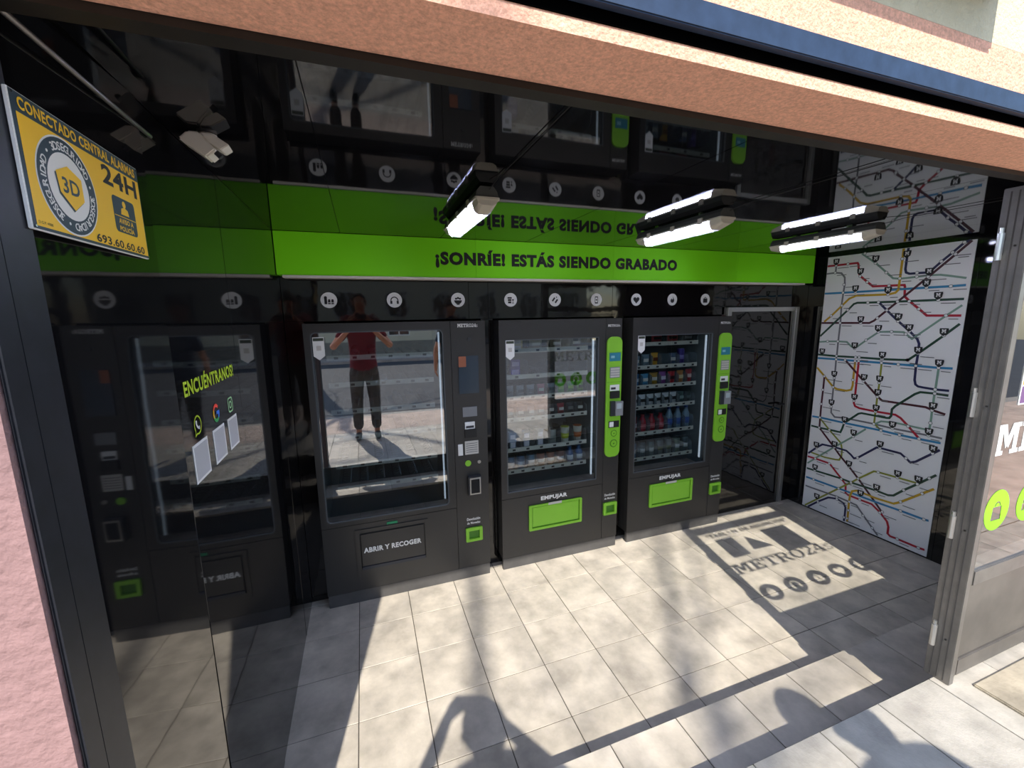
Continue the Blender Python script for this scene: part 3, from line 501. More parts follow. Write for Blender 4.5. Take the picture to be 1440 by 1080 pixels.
def flapmachine(x0, label):
    w = .968; t, c, d, cx = machine(x0, w, (x0+.044, x0+.775, .593, 1.697), x0+.828, x0+.846, label)
    # lime control plate
    g = MB(); vs, fs = fill2d([rrect(x0+.836, .766, x0+.966, 1.694, .045)], .012); g.add(place(vs, FRONT, (0, -.0065, 0)), fs); pl = g.build('control_plate', lime, c)
    q = lambda n, m, a, b, z0, z1, dd=.0035: box(n, m, pl, x0+a, x0+b, -.0125-dd, -.0127, z0, z1, bevel=.001)
    q('screen', teal, .856, .952, 1.513, 1.576); q('screen_glare', mat('screen_light', '#8fc3cf', .3), .868, .90, 1.535, 1.555, .0045)
    kp = q('keypad', grey, .862, .950, 1.386, 1.468)
    for i in range(4): MB().box(x0+.867, x0+.945, -.0185, -.0162, 1.391+i*.019, 1.404+i*.019).build('key_row', lgrey, kp) if False else q('key_row', lgrey, .868, .944, 1.391+i*.019, 1.404+i*.019, .006)
    q('seam', limed, .838, .964, 1.352, 1.354, .0006)
    q('slot_label', white, .866, .948, 1.287, 1.333); q('slot_mark', dgrey, .874, .915, 1.297, 1.315, .0045); q('note_slot', black, .866, .948, 1.23, 1.284, .012)
    q('card_reader', dgrey, .868, .905, 1.095, 1.21, .02); q('reader_face', grey, .9055, .972, 1.095, 1.205, .026); q('reader_screen', mat('reader_lcd', '#b7c2c4', .3), .915, .958, 1.15, 1.192, .0275)
    q('coin_slot', black, .862, .955, 1.0, 1.052); q('coin_label', white, .868, .905, 1.006, 1.046, .005)
    for z, r in ((.955, .026), (.875, .031)):
        b_ = MB().cyl((x0+.909, -.0127, z), (x0+.909, -.018, z), r, n=22).build('button', lime, pl)
        m_ = MB(); shape(m_, [circ(0, 0, 1, 22), circ(0, 0, .82, 22)], FRONT, (x0+.909, -.0185, z), r); pict(m_, 'drop', FRONT, (x0+.909, -.0185, z), r*.6); m_.build('button_mark', limed, pl)
    # push flap
    fx0, fx1, fz0, fz1 = x0+.206, x0+.644, .274, .472
    f = MB(); vs, fs = fill2d([rrect(fx0, fz0, fx1, fz1, .008), rect(fx0+.024, fz0+.018, fx1-.02, fz1-.012)], .012); f.add(place(vs, FRONT, (0, -.0065, 0)), fs); fo = f.build('push_frame', lime, t)
    box('frame_gap', limed, fo, fx0+.0245, fx1-.0205, -.0016, -.0006, fz0+.0185, fz1-.0125); box('push_flap', lime, fo, fx0+.030, fx1-.025, -.006, -.0018, fz0+.025, fz1-.017, bevel=.002)
    m_ = MB(); text(m_, 'EMPUJAR', FRONT, (x0+.305, -.0006, .490), .218, .040, .05); m_.build('push_lettering', white, t)
    box('push_tab', lgrey, t, x0+.36, x0+.47, -.014, -.0127, fz1-.012, fz1+.006)
    return t
t2 = flapmachine(1.296, 'black vending machine with lime flap, middle of the three')
t3 = flapmachine(2.362, 'black vending machine with lime flap, beside the service door')
Z2 = (1.602, 1.415, 1.260, 1.100, .872, .705); Z3 = (1.61, 1.424, 1.265, 1.095, .875, .657)
L2 = ((4, .09), (4, .12), (8, .085), (8, .08), (6, .11), (8, .085)); L3 = ((4, .08), (7, .10), (7, .10), (8, .09), (7, .12), (7, .11))
X2 = (1.372, 2.028); X3 = (2.448, 3.072)
for z, (n, h) in zip(Z2, L2): shelf(t2, X2[0], X2[1], z, n, h)
for z, (n, h) in zip(Z3, L3): shelf(t3, X3[0], X3[1], z, n, h)

# ------------------------------------------------------------------ products
def bag(col, w=.075, h=.105, d=.035, c2='#e9e4d8'):
    e = empty('snack_bag'); nx, nz = 6, 8; mb = MB(); idx = {}
    for s in (-1, 1):
        for j in range(nz+1):
            for i in range(nx+1):
                u = i/nx; v = j/nz; p = (math.sin(math.pi*u)**.6)*(math.sin(math.pi*min(max((v-.06)/.88, 0), 1))**.5)
                idx[s, i, j] = len(mb.v); mb.v.append(((u-.5)*w*(1-.06*math.sin(math.pi*v)), s*d/2*p+s*.0006, v*h))
        for j in range(nz):
            for i in range(nx):
                q = (idx[s, i, j], idx[s, i+1, j], idx[s, i+1, j+1], idx[s, i, j+1]); mb.f.append(q if s < 0 else q[::-1])
    mb.build('packet', mat('foil_'+col, col, .35, spec=.6), e, smooth=True)
    MB().quadprism([(-w*.3, -d/2-.0012, h*.42), (w*.3, -d/2-.0012, h*.42), (w*.3, -d/2-.0012, h*.68), (-w*.3, -d/2-.0012, h*.68)], [(-w*.3, -d/2+.006, h*.42), (w*.3, -d/2+.006, h*.42), (w*.3, -d/2+.006, h*.68), (-w*.3, -d/2+.006, h*.68)]).build('label', mat('label_'+c2, c2, .5), e)
    MB().box(-w*.5, w*.5, -.0014, .0014, h*.965, h*1.03).build('crimp', mat('foil_'+col, col, .35, spec=.6), e)
    return e
def carton(col, w=.055, h=.15, d=.05, c2='#efe9f5'):
    e = empty('drink_carton'); MB().box(-w/2, w/2, -d/2, d/2, 0, h).build('box', mat('card_'+col, col, .45), e, bevel=.002)
    MB().box(-w*.38, w*.38, -d/2-.001, -d/2+.004, h*.12, h*.42).build('label', mat('label_'+c2, c2, .5), e)
    MB().box(-w*.38, w*.38, -d/2-.001, -d/2+.004, h*.62, h*.86).build('label', mat('label_'+c2, c2, .5), e)
    return e
def can(col, r=.031, h=.115, c2='#d9dcdf'):
    e = empty('drink_can'); MB().lathe([(r*.8, .0), (r, .008), (r, h-.014), (r*.86, h-.002)], n=16).build('can_body', mat('can_'+col, col, .3, metal=.4), e, smooth=True)
    MB().lathe([(r*.86, h-.0018), (r*.86, h), (r*.8, h-.001), (r*.78, h-.003)], n=16).build('can_lid', chrome, e)
    MB().lathe([(r+.0004, h*.35), (r+.0004, h*.6)], n=16).build('label', mat('label_'+c2, c2, .4), e, smooth=True); return e
def bottle(col, cap, r=.031, h=.19, c2='#e8eef4', clear=True):
    e = empty('drink_bottle'); m = mat('bottle_'+col, col, .12, spec=.7)
    MB().lathe([(r*.85, 0), (r, .006), (r, h*.58), (r*.96, h*.64), (r*.5, h*.84), (r*.42, h*.88), (r*.42, h*.93)], n=16).build('bottle_body', m, e, smooth=True)
    MB().lathe([(r*.5, h*.925), (r*.5, h)], n=14).build('cap', mat('cap_'+cap, cap, .4), e)
    MB().lathe([(r+.0005, h*.22), (r+.0005, h*.5)], n=16).build('label', mat('label_'+c2, c2, .45), e, smooth=True); return e
def tub(col, lid, r=.034, h=.10):
    e = empty('snack_tub'); MB().lathe([(r*.82, 0), (r, h*.92), (r*1.04, h*.93), (r*1.04, h)], n=16).build('tub_body', mat('tub_'+col, col, .4), e, smooth=False)
    MB().lathe([(r*.98, h+.0002), (r*.98, h+.003)], n=16).build('lid', mat('lid_'+lid, lid, .4), e)
    MB().lathe([(r*.9, h*.3), (r*.97, h*.62)], n=16).build('label', mat('lid_'+lid, lid, .4), e, smooth=True); return e
def copytree(o, parent=None):
    c = o.copy(); COL.objects.link(c); c.parent = parent
    for ch in [x for x in KIDS.get(o, [])]: copytree(ch, c)
    return c
KIDS = {}
ORD = ['first', 'second', 'third', 'fourth', 'fifth', 'sixth', 'seventh', 'eighth', 'ninth']
PROTO = {}
def stock(mname, X, Z, rows):
    for r, (z, row) in enumerate(zip(Z, rows)):
        n = len(row); wd = (X[1]-X[0])/n; rn = ('top', 'second', 'third', 'fourth', 'fifth', 'lowest')[r]; cnt = {}
        for i, it in enumerate(row):
            if not it: continue
            key, args, colname, kind, cat = it
            tot = [x[2]+x[3] for x in row if x]; k = colname+' '+kind; cnt[k] = cnt.get(k, 0)+1
            p = (key.__name__, str(args))
            if p not in PROTO:
                e = key(**args); PROTO[p] = e; KIDS[e] = list(e.children); o = e
            else: o = copytree(PROTO[p])
            dep = .05 if key in (can, bottle, tub) else .045
            o.location = (X[0]+wd*(i+.5), .09+dep, z+.0075); o.rotation_euler = (0, 0, random.uniform(-.12, .12))
            lab = f'{colname} {kind} on {rn} shelf of the {mname}' if tot.count(colname+kind) == 1 else f'{ORD[cnt[k]-1]} {colname} {kind} from left on {rn} shelf of the {mname}'
            tag(o, lab, cat, f'{kind}s in the {mname}')
B = lambda col, name, w=.07, h=.10, c2='#e9e4d8': (bag, dict(col=col, w=w, h=h, c2=c2), name, 'snack bag', 'snack bag')
Cn = lambda col, name, h=.115, c2='#d9dcdf': (can, dict(col=col, h=h, c2=c2), name, 'drink can', 'can')
Bt = lambda col, cap, name, h=.17, c2='#e8eef4': (bottle, dict(col=col, cap=cap, h=h, c2=c2), name, 'drink bottle', 'bottle')
Ct = lambda col, name, w=.055, h=.13, c2='#efe9f5': (carton, dict(col=col, w=w, h=h, c2=c2), name, 'carton', 'carton')
Tb = lambda col, lid, name, h=.10: (tub, dict(col=col, lid=lid, h=h), name, 'lid tub' if False else 'tub', 'tub')
sil = lambda: B('#9aa0a6', 'silver', .062, .085, '#5a6470')
stock('middle machine', X2, Z2, [
 [Ct('#d8c79a', 'cream', .11, .085), B('#b8b2a4', 'grey', .1, .08), B('#7c6f62', 'brown', .1, .08), B('#44506e', 'slate blue', .1, .08)],
 [Ct('#5a3f9e', 'purple', .07, .125, '#b9a6d8'), None, None, None],
 [sil(), sil(), sil(), B('#c9768a', 'pink', .062, .085), sil(), B('#3f9a3c', 'green', .062, .09, '#86c832'), B('#3f9a3c', 'green', .062, .09, '#86c832'), B('#5fae2a', 'lime', .062, .09, '#22421a')],
 [B('#4a4f57', 'charcoal', .062, .085), B('#4a4f57', 'charcoal', .062, .085), B('#6c7278', 'grey', .062, .085), B('#4a4f57', 'charcoal', .062, .085), B('#35383d', 'black', .062, .085), B('#a8313a', 'red', .062, .085), B('#35383d', 'black', .062, .085, '#8a8a8a'), B('#2c2a2c', 'dark brown', .062, .085)],
 [Ct('#5f7e9a', 'steel blue', .05, .13), Ct('#6c7f8c', 'grey blue', .05, .13), Ct('#8a949a', 'grey', .05, .13), Cn('#b8bcb8', 'pale grey', .12, '#8c9494'), Tb('#d9d7ca', '#c3cf3a', 'white tub with yellow-green', .125), Tb('#d9d2c2', '#d8743a', 'white tub with orange', .125)],
 [Cn('#3d6a8c', 'steel blue', .11), Cn('#3d6a8c', 'steel blue', .11), Cn('#4f7d99', 'pale blue', .11), Cn('#9a5a44', 'copper', .11), Cn('#9a5a44', 'copper', .11), Cn('#7a4a44', 'brown', .11), Bt('#2f5f94', '#2f5f94', 'blue', .13), Bt('#2f5f94', '#2f5f94', 'blue', .13)],
])
wb_ = lambda: B('#d7d5d3', 'white', .066, .098, '#2a2628')
stock('door-side machine', X3, Z3, [
 [B('#54585c', 'charcoal', .11, .08), B('#b5262f', 'red', .11, .08, '#2a1416'), B('#b5262f', 'red', .11, .08, '#2a1416'), B('#3c3f42', 'black', .11, .08, '#777b80')],
 [B('#7f96a3', 'pale blue', .07, .09), B('#6f8794', 'grey blue', .07, .1), B('#d9a02a', 'yellow', .07, .11, '#7a3a1c'), None, B('#4d5f78', 'slate', .07, .1), Cn('#4b3a8c', 'violet', .14, '#8d82c2'), None],
 [B('#2f6f9e', 'blue', .075, .1, '#cfe0ee'), B('#4a94b8', 'sky blue', .075, .1), B('#b58a2c', 'gold', .075, .105), B('#8a4a92', 'purple', .07, .11, '#e6d9ea'), B('#bf2430', 'red', .07, .105, '#3c1014'), B('#c07a3a', 'orange', .07, .11, '#f0d9a8'), B('#b51c2a', 'crimson', .06, .115, '#e8c8c0')],
 [wb_(), wb_(), wb_(), wb_(), wb_(), wb_(), B('#2f4a44', 'dark green', .066, .095, '#9fb5ac'), B('#38423f', 'black', .066, .09, '#6f7a76')],
 [Cn('#7d2a3c', 'maroon', .145, '#c8b0b8'), Bt('#b01f2c', '#b01f2c', 'red', .15, '#d86a70'), Bt('#b01f2c', '#b01f2c', 'red', .15, '#d86a70'), Bt('#b01f2c', '#b01f2c', 'red', .15, '#d86a70'), Bt('#8aa3b5', '#2d4f9a', 'clear', .19, '#3a5ca8'), Bt('#8aa3b5', '#2d4f9a', 'clear', .19, '#3a5ca8'), Bt('#8aa3b5', '#2d4f9a', 'clear', .19, '#3a5ca8')],
 [Cn('#4a7a99', 'blue', .135), Cn('#6a7d88', 'grey', .135), Cn('#7c8a8e', 'silver', .135), Cn('#8a9294', 'pale silver', .135, '#6f7a58'), Cn('#8a9294', 'pale silver', .135, '#6f7a58'), Cn('#7a8a7c', 'sage', .135), Cn('#5d6c74', 'slate', .135)],
])
# ------------------------------------------------------------------ round icon stickers above the machines
IC = [(.255, 'snacks', 'a drink and two burgers'), (.640, 'headphones', 'headphones'), (1.052, 'bowl', 'a salad bowl'), (1.426, 'cup', 'a machine and a cup'), (1.767, 'ticket', 'tickets'), (2.110, 'telephone', 'a telephone'), (2.466, 'heart', 'a heart'), (2.810, 'drop', 'a drop'), (3.146, 'case', 'a first aid case')]
for x, key, nm_ in IC:
    e = tag(empty('icon_sticker', (x, BY, 1.915)), f'round white sticker showing {nm_} above the vending machines', 'sticker', 'round icon stickers on the back wall')
    m_ = MB(); vs, fs = fill2d([circ(0, 0, .047, 32)], .0012); m_.add(place(vs, FRONT, (x, BY-.0009, 1.968)), fs); m_.build('disc', white, e)
    pict(MB(), key, FRONT, (x, BY-.0018, 1.966), .052).build('pictogram', ink, e)

# ------------------------------------------------------------------ decals on the left wall
SX = 0.0012
limet = mat('lime_print', '#b9d62a', 0.55); qrm = mat('sticker_grey', '#b9b9bb', 0.6)
e = tag(empty('wall_lettering', (0, -1.23, 1.668)), 'lime capital lettering on the black left wall above three small logos', 'lettering')
mb = MB(); text(mb, 'ENCUÉNTRANOS!', LEFT, (SX, -1.447, 1.672), .43, .050, .03); mb.build('letters', limet, e)
e = tag(empty('logo_sticker', (0, -1.388, 1.56)), 'lime outlined speech bubble logo with telephone handset on left wall', 'logo', 'logos on the left wall')
mb = MB(); shape(mb, [halfring(0, 0, 1, .17, -110, 215, 26)], LEFT, (SX, -1.388, 1.588), .026); flatpoly(mb, [[(-.78, -.5), (-1.02, -1.12), (-.3, -.9), (-.36, -.74), (-.78, -.86), (-.66, -.42)]], LEFT, (SX, -1.388, 1.588), .026, .026); mb.build('bubble', limet, e)
mb = MB(); shape(mb, [halfring(.35, .35, .85, .26, 185, 265, 10)], LEFT, (SX, -1.388, 1.588), .026); flatpoly(mb, [rect(-.52, .18, -.16, .5), rect(.14, -.52, .46, -.18)], LEFT, (SX, -1.388, 1.588), .026, .026); mb.build('handset', white, e)
e = tag(empty('logo_sticker', (0, -1.235, 1.56)), 'ring shaped letter G logo in red, yellow, green and blue on left wall', 'logo', 'logos on the left wall')
for a0, a1, c in ((40, 150, '#e5483a'), (150, 210, '#f2b632'), (210, 315, '#3aa556'), (315, 360, '#3f7de8')):
    mb = MB(); shape(mb, [halfring(0, 0, 1, .36, a0, a1, 8)], LEFT, (SX, -1.235, 1.587), .028); o = mb.build('letter_arc', mat('logo_'+c, c, .5), e)
mb = MB(); flatpoly(mb, [rect(0, -.18, .98, .18)], LEFT, (SX+.0002, -1.235, 1.587), .028, .028); mb.build('letter_bar', MATS['logo_#3f7de8'], e)
e = tag(empty('logo_sticker', (0, -1.09, 1.56)), 'pale green rounded square camera logo on left wall', 'logo', 'logos on the left wall')
mb = MB(); pg_ = mat('pale_green_print', '#a8dca0', .5); shape(mb, [rrect(-1, -1, 1, 1, .5), rrect(-.8, -.8, .8, .8, .34)], LEFT, (SX, -1.09, 1.584), .025); shape(mb, [circ(0, 0, .52, 20), circ(0, 0, .34, 20)], LEFT, (SX, -1.09, 1.584), .025); flatpoly(mb, [circ(.56, .56, .1, 8)], LEFT, (SX, -1.09, 1.584), .025, .025); mb.build('camera_outline', pg_, e)
for y0, y1, w_ in ((-1.444, -1.334, 'below the speech bubble logo'), (-1.285, -1.179, 'below the four-coloured logo'), (-1.139, -1.039, 'below the camera logo')):
    e = tag(empty('square_sticker', (0, (y0+y1)/2, 1.44)), f'plain pale square sticker {w_} on the left wall', 'sticker', 'square stickers on the left wall')
    box('sheet', white, e, .0004, .0014, y0, y1, 1.440, 1.543); box('patch', qrm, e, .0015, .0019, y0+.007, y1-.007, 1.447, 1.536)

# ------------------------------------------------------------------ yellow alarm sign
A0 = Vector((0.010, -1.897, 1.997)); aw, ah = .346, .183
al = tag(empty('alarm_sign', (0.006, -1.724, 1.997)), 'yellow alarm company sign with round emblem on the left wall', 'sign')
yel = mat('sign_yellow', '#ffcb12', .45); dk = mat('sign_navy', '#1c3540', .45)
box('plate', white, al, .004, .0095, A0.y, A0.y+aw, A0.z, A0.z+ah, bevel=.001)
def sg(x): return (.0098+x*.0003, A0.y, A0.z)
flatpoly(MB(), [rect(.0015, .0015, aw-.0015, ah-.0015)], LEFT, sg(0)).build('border', dk, al)
flatpoly(MB(), [rect(.009, .006, aw-.004, .155)], LEFT, sg(1)).build('field', yel, al)
mb = MB(); text(mb, 'CONECTADO CENTRAL ALARMAS', LEFT, (.0104, A0.y+.014, A0.z+.160), .318, .017, .03); mb.build('heading', yel, al)
cx_, cy_ = .100, .080
mb = MB(); shape(mb, [circ(cx_, cy_, .0735, 48)], LEFT, sg(2)); mb.build('emblem_edge', white, al)
mb = MB(); shape(mb, [circ(cx_, cy_, .071, 48)], LEFT, sg(3)); mb.build('emblem_ring', dk, al)
mb = MB(); shape(mb, [circ(cx_, cy_, .050, 40)], LEFT, sg(4)); mb.build('emblem_centre', white, al)
shp = [(-.030, .018), (0, .032), (.033, .020), (.033, -.014), (.004, -.034), (-.026, -.012)]
flatpoly(MB(), [[(cx_+a-.003, cy_+b-.003) for a, b in shp]], LEFT, sg(5)).build('shield_shadow', dk, al)
flatpoly(MB(), [[(cx_+a, cy_+b) for a, b in shp]], LEFT, sg(6)).build('shield', yel, al)
mb = MB(); text(mb, '3D', LEFT, (sg(7)[0], A0.y+cx_-.019, A0.z+cy_-.011), .042, .024, .02); mb.build('shield_lettering', dk, al)
mb = MB(); ring = '3DSEGURIDAD • 3DSEGURIDAD • 3DSEGURIDAD • '
for i, ch in enumerate(ring):
    if ch == ' ': continue
    vs, fs = textmesh(ch, .02); xm = (min(v[0] for v in vs)+max(v[0] for v in vs))/2; a = math.radians(118-360*i/len(ring)); R_ = .0535; k = .0165
    q = [((v[0]-xm)*k, R_+v[1]*k) for v in vs]
    mb.add(place([(cx_+x*math.sin(a)+y*math.cos(a), cy_-x*math.cos(a)+y*math.sin(a), 0) for x, y in q], LEFT, sg(4)), fs)
mb.build('ring_lettering', white, al)
text(MB(), '24H', LEFT, (sg(2)[0], A0.y+.205, A0.z+.118), .124, .034, .03).build('hours_lettering', ink, al); text(MB(), '693.60.60.60', LEFT, (sg(2)[0], A0.y+.155, A0.z+.0075), .172, .0145, .02).build('telephone_number', ink, al); text(MB(), 'D.G.P. 4088', LEFT, (sg(2)[0], A0.y+.013, A0.z+.010), .03, .004, 0).build('licence_number', ink, al)
mb = MB(); shape(mb, [rrect(.226, .038, .308, .104, .008)], LEFT, sg(2)); mb.build('police_box', dk, al)
mb = MB(); flatpoly(mb, [circ(.267, .093, .0065, 12), [(.252, .073), (.282, .073), (.279, .084), (.267, .088), (.255, .084)], rect(.228, .0675, .306, .069)], LEFT, sg(3)); text(mb, 'AVISO A', LEFT, (sg(3)[0], A0.y+.240, A0.z+.055), .054, .0095, .03); text(mb, 'POLICÍA', LEFT, (sg(3)[0], A0.y+.240, A0.z+.041), .054, .0115, .03); mb.build('police_print', yel, al)
for a, b in ((.005, .178), (.341, .178), (.341, .005), (.005, .005)):
    mb = MB(); mb.cyl((.0097, A0.y+a, A0.z+b), (.0115, A0.y+a, A0.z+b), .002, n=8); mb.build('screw', chrome, al)

# ------------------------------------------------------------------ ceiling lamps
tubem = mat('lamp_tube', '#e2e6ff', 0.4, emit=38); lens = glassmat('lamp_lens', (.95, .96, 1.0), 1.45, film=.30, filmcol=(.85, .88, 1)); endc = mat('lamp_end_plastic', '#c9c3b3', .4); hous = mat('lamp_housing', '#4b4c48', .5)
for k, (x, nm_) in enumerate(((.905, 'nearest the left wall'), (2.06, 'in the middle'), (3.14, 'nearest the map wall'))):
    e = tag(empty('ceiling_lamp', (x, -.80, 2.25)), f'grey waterproof batten lamp with lit tube under the ceiling, {nm_}', 'lamp', 'batten lamps under the black ceiling')
    ya, yb = -1.115, -.485; z = 2.298
    prof = [(-.045, 0), (-.040, .022), (-.026, .040), (.026, .040), (.040, .022), (.045, 0)]
    MB().quadprism([(x+a, ya, z+b) for a, b in prof], [(x+a, yb, z+b) for a, b in prof]).build('housing', hous, e)
    rim = MB(); vs, fs = fill2d([rrect(x-.049, ya-.006, x+.049, yb+.006, .01), rrect(x-.042, ya+.004, x+.042, yb-.004, .01)], .008); rim.add([(v[0], v[1], z-.002+v[2]) for v in vs], fs); rim.build('rim', endc, e)
    pr_ = [(-.043, 0), (-.036, -.030), (-.022, -.042), (.022, -.042), (.036, -.030), (.043, 0)]
    MB().quadprism([(x+a, ya+.07, z-.004+b) for a, b in pr_], [(x+a, yb-.07, z-.004+b) for a, b in pr_]).build('lens', lens, e)
    for s0, s1 in ((ya-.002, ya+.069), (yb-.069, yb+.002)):
        k0 = .55 if s0 < ya else 1; k1 = 1 if s0 < ya else .55
        MB().quadprism([(x+a*.98, s0, z-.004+b*k0) for a, b in pr_], [(x+a*.98, s1, z-.004+b*k1) for a, b in pr_]).build('end_cap', endc, e)
    for dx in (-.018, .018): MB().cyl((x+dx, ya+.072, z-.018), (x+dx, yb-.072, z-.018), .0125, n=12).build('tube', tubem, e, smooth=True)
    for y in (ya+.12, -.80, yb-.12):
        for s in (-1, 1): MB().box(x+s*.047-.003, x+s*.047+.003, y-.014, y+.014, z-.012, z+.016).build('clip', endc, e)
    MB().box(x-.018, x+.018, -.98, -.95, z+.0402, CZ-.001).box(x-.018, x+.018, -.65, -.62, z+.0402, CZ-.001).build('bracket', chrome, e)
    MB().tube([(x+.01, ya, z+.03), (x+.012, ya-.1, CZ-.006), (x+.014, -1.88, CZ-.006)], .0016, 6).build('cable', black, e, smooth=True)

# ------------------------------------------------------------------ security camera under the ceiling
cc = tag(empty('security_camera', (.085, -1.345, 2.25)), 'small white bullet security camera under the ceiling near the left wall', 'camera')
CA, CB, CC, CJ, CE, CF, CG, CH, CI = (.03, 2.317), (.087, 2.277), (.111, 2.298), (.091, 2.319), (.078, 2.337), (.051, 2.337), (.104, 2.337), (.140, 2.314), (.120, 2.300)
cw = mat('camera_white', '#efeae0', .4)
def lobe(P, y0, y1, s=1.0):
    cx = sum(p[0] for p in P)/len(P); cz = sum(p[1] for p in P)/len(P)
    return MB().quadprism([(a, y0, b) for a, b in P], [(cx+(a-cx)*s, y1, cz+(b-cz)*s) for a, b in P])
lobe([CA, CB, CC, CJ, CE, CF], -1.352, -1.285, .9).build('body', cw, cc, bevel=.004)
lobe([(CE[0]+.001, CE[1]+.001), CG, CH, CI, (CJ[0]+.001, CJ[1]-.002)], -1.346, -1.29, .9).build('sun_shield', cw, cc, bevel=.002)
MB().cyl((CC[0]-.004, -1.335, CC[1]-.003), (CC[0]+.006, -1.335, CC[1]-.014), .007, n=14).build('lens', dgrey, cc)
MB().cyl((.085, -1.31, CZ-.001), (.085, -1.31, CZ-.012), .022, n=18).build('mount', cw, cc)
MB().cyl((.085, -1.31, CZ-.012), (.085, -1.31, 2.312), .008, n=10).build('arm', cw, cc)

# ------------------------------------------------------------------ metro map on the right wall
mp = tag(empty('map_panel', (W, -.5, .01)), 'tall white panel printed with a coloured metro map on the right wall', 'map')
paper = mat('map_paper', '#f0efec', .35)
box('board', paper, mp, W-.006, W-.0006, -.992, -.032, .012, 2.322, bevel=.0005)
MCOL = dict(red='#b3122e', grey='#77777a', blue='#2f86b5', yellow='#c9a01c', sage='#7fa08d', navy='#22244f', maroon='#4a1a28', green='#1f4634', olive='#8f9430')
for i, (c, P) in enumerate(LINES):
    P = [(min(max(y, -.990), -.034), min(max(z, .014), 2.320)) for y, z in P]; hw = .0082 if c in ('red', 'green', 'navy', 'blue', 'maroon', 'yellow') else .0070
    x = W-.0062-.00012*(i+1); mb = MB(); V = []
    for k, p in enumerate(P):
        a = P[max(k-1, 0)]; b = P[min(k+1, len(P)-1)]
        n0 = Vector((p[0]-a[0], p[1]-a[1])) if k else Vector((b[0]-p[0], b[1]-p[1])); n1 = Vector((b[0]-p[0], b[1]-p[1])) if k < len(P)-1 else n0
        n0 = n0.normalized() if n0.length else n1.normalized(); n1 = n1.normalized() if n1.length else n0; d = (n0+n1).normalized(); q = Vector((-d.y, d.x))*hw/max(.6, d.dot(n1))
        V += [(x, p[0]+q.x, p[1]+q.y), (x, p[0]-q.x, p[1]-q.y)]
    mb.add(V, [(2*k, 2*k+1, 2*k+3, 2*k+2) for k in range(len(P)-1)]); mb.build('metro_line', mat('map_'+c, MCOL[c], .4), mp)
x = W-.011; o1 = MB(); o2 = MB(); o3 = MB()
for y, z in DOTS:
    flatpoly(o1, [circ(-y, z, .0125, 12)], RIGHT, (x, 0, 0)); flatpoly(o2, [circ(-y, z, .0095, 12)], RIGHT, (x-.0002, 0, 0))
    L_ = random.uniform(.05, .09)
    if y-.02-L_ > -.99 and z > .05: flatpoly(o3, [rect(-y+.016, z-.027, -y+.016+L_, z-.0215)], RIGHT, (x+.0004, 0, 0))
[tag(q_, kind='stuff') for q_ in (o1.build('station_rings', mat('ring_grey', '#4b4b4d', .5), mp), o2.build('station_dots', white, mp), o3.build('station_names', mat('name_grey', '#6d6c6b', .5), mp))]
sh_p = [(-.024, .026), (-.026, .016), (-.022, -.012), (0, -.030), (.022, -.012), (.026, .016), (.024, .026)]
mm = MB()
for y, z in BADGES:
    z = min(z, 2.29); flatpoly(MB(), [[(-y+a, z+b) for a, b in sh_p]], RIGHT, (x-.0006, 0, 0)).build('station_badge', ink, mp)
    slabword(mm, 'M', RIGHT, (x-.0009, y+.013, z-.008), .026, .026)
tag(mm.build('badge_letters', white, mp), kind='stuff')
# ------------------------------------------------------------------ people on the pavement
def skinmesh(name, J, E_, m, parent, root=0, sub=2):
    me = D.meshes.new(name); base = wloc(parent); me.from_pydata([tuple(Vector(j[0])-base) for j in J], E_, [])
    ob = D.objects.new(name, me); COL.objects.link(ob); md = ob.modifiers.new('skin', 'SKIN'); md.use_smooth_shade = True
    for i, j in enumerate(J):
        r = j[1]; me.skin_vertices[0].data[i].radius = (r, r) if not isinstance(r, tuple) else r; me.skin_vertices[0].data[i].use_root = (i == root)
    s = ob.modifiers.new('sub', 'SUBSURF'); s.levels = sub; s.render_levels = sub
    dg = bpy.context.evaluated_depsgraph_get(); dg.update(); m2 = D.meshes.new_from_object(ob.evaluated_get(dg)); D.objects.remove(ob); D.meshes.remove(me)
    m2.polygons.foreach_set('use_smooth', [True]*len(m2.polygons)); m2.materials.clear(); m2.materials.append(m)
    o = D.objects.new(name, m2); COL.objects.link(o); o.parent = parent; return o
skinc = mat('skin', '#c58f74', .6); hairm = mat('dark_hair', '#2a201a', .8); shoem = mat('shoe_dark', '#2b2622', .6)
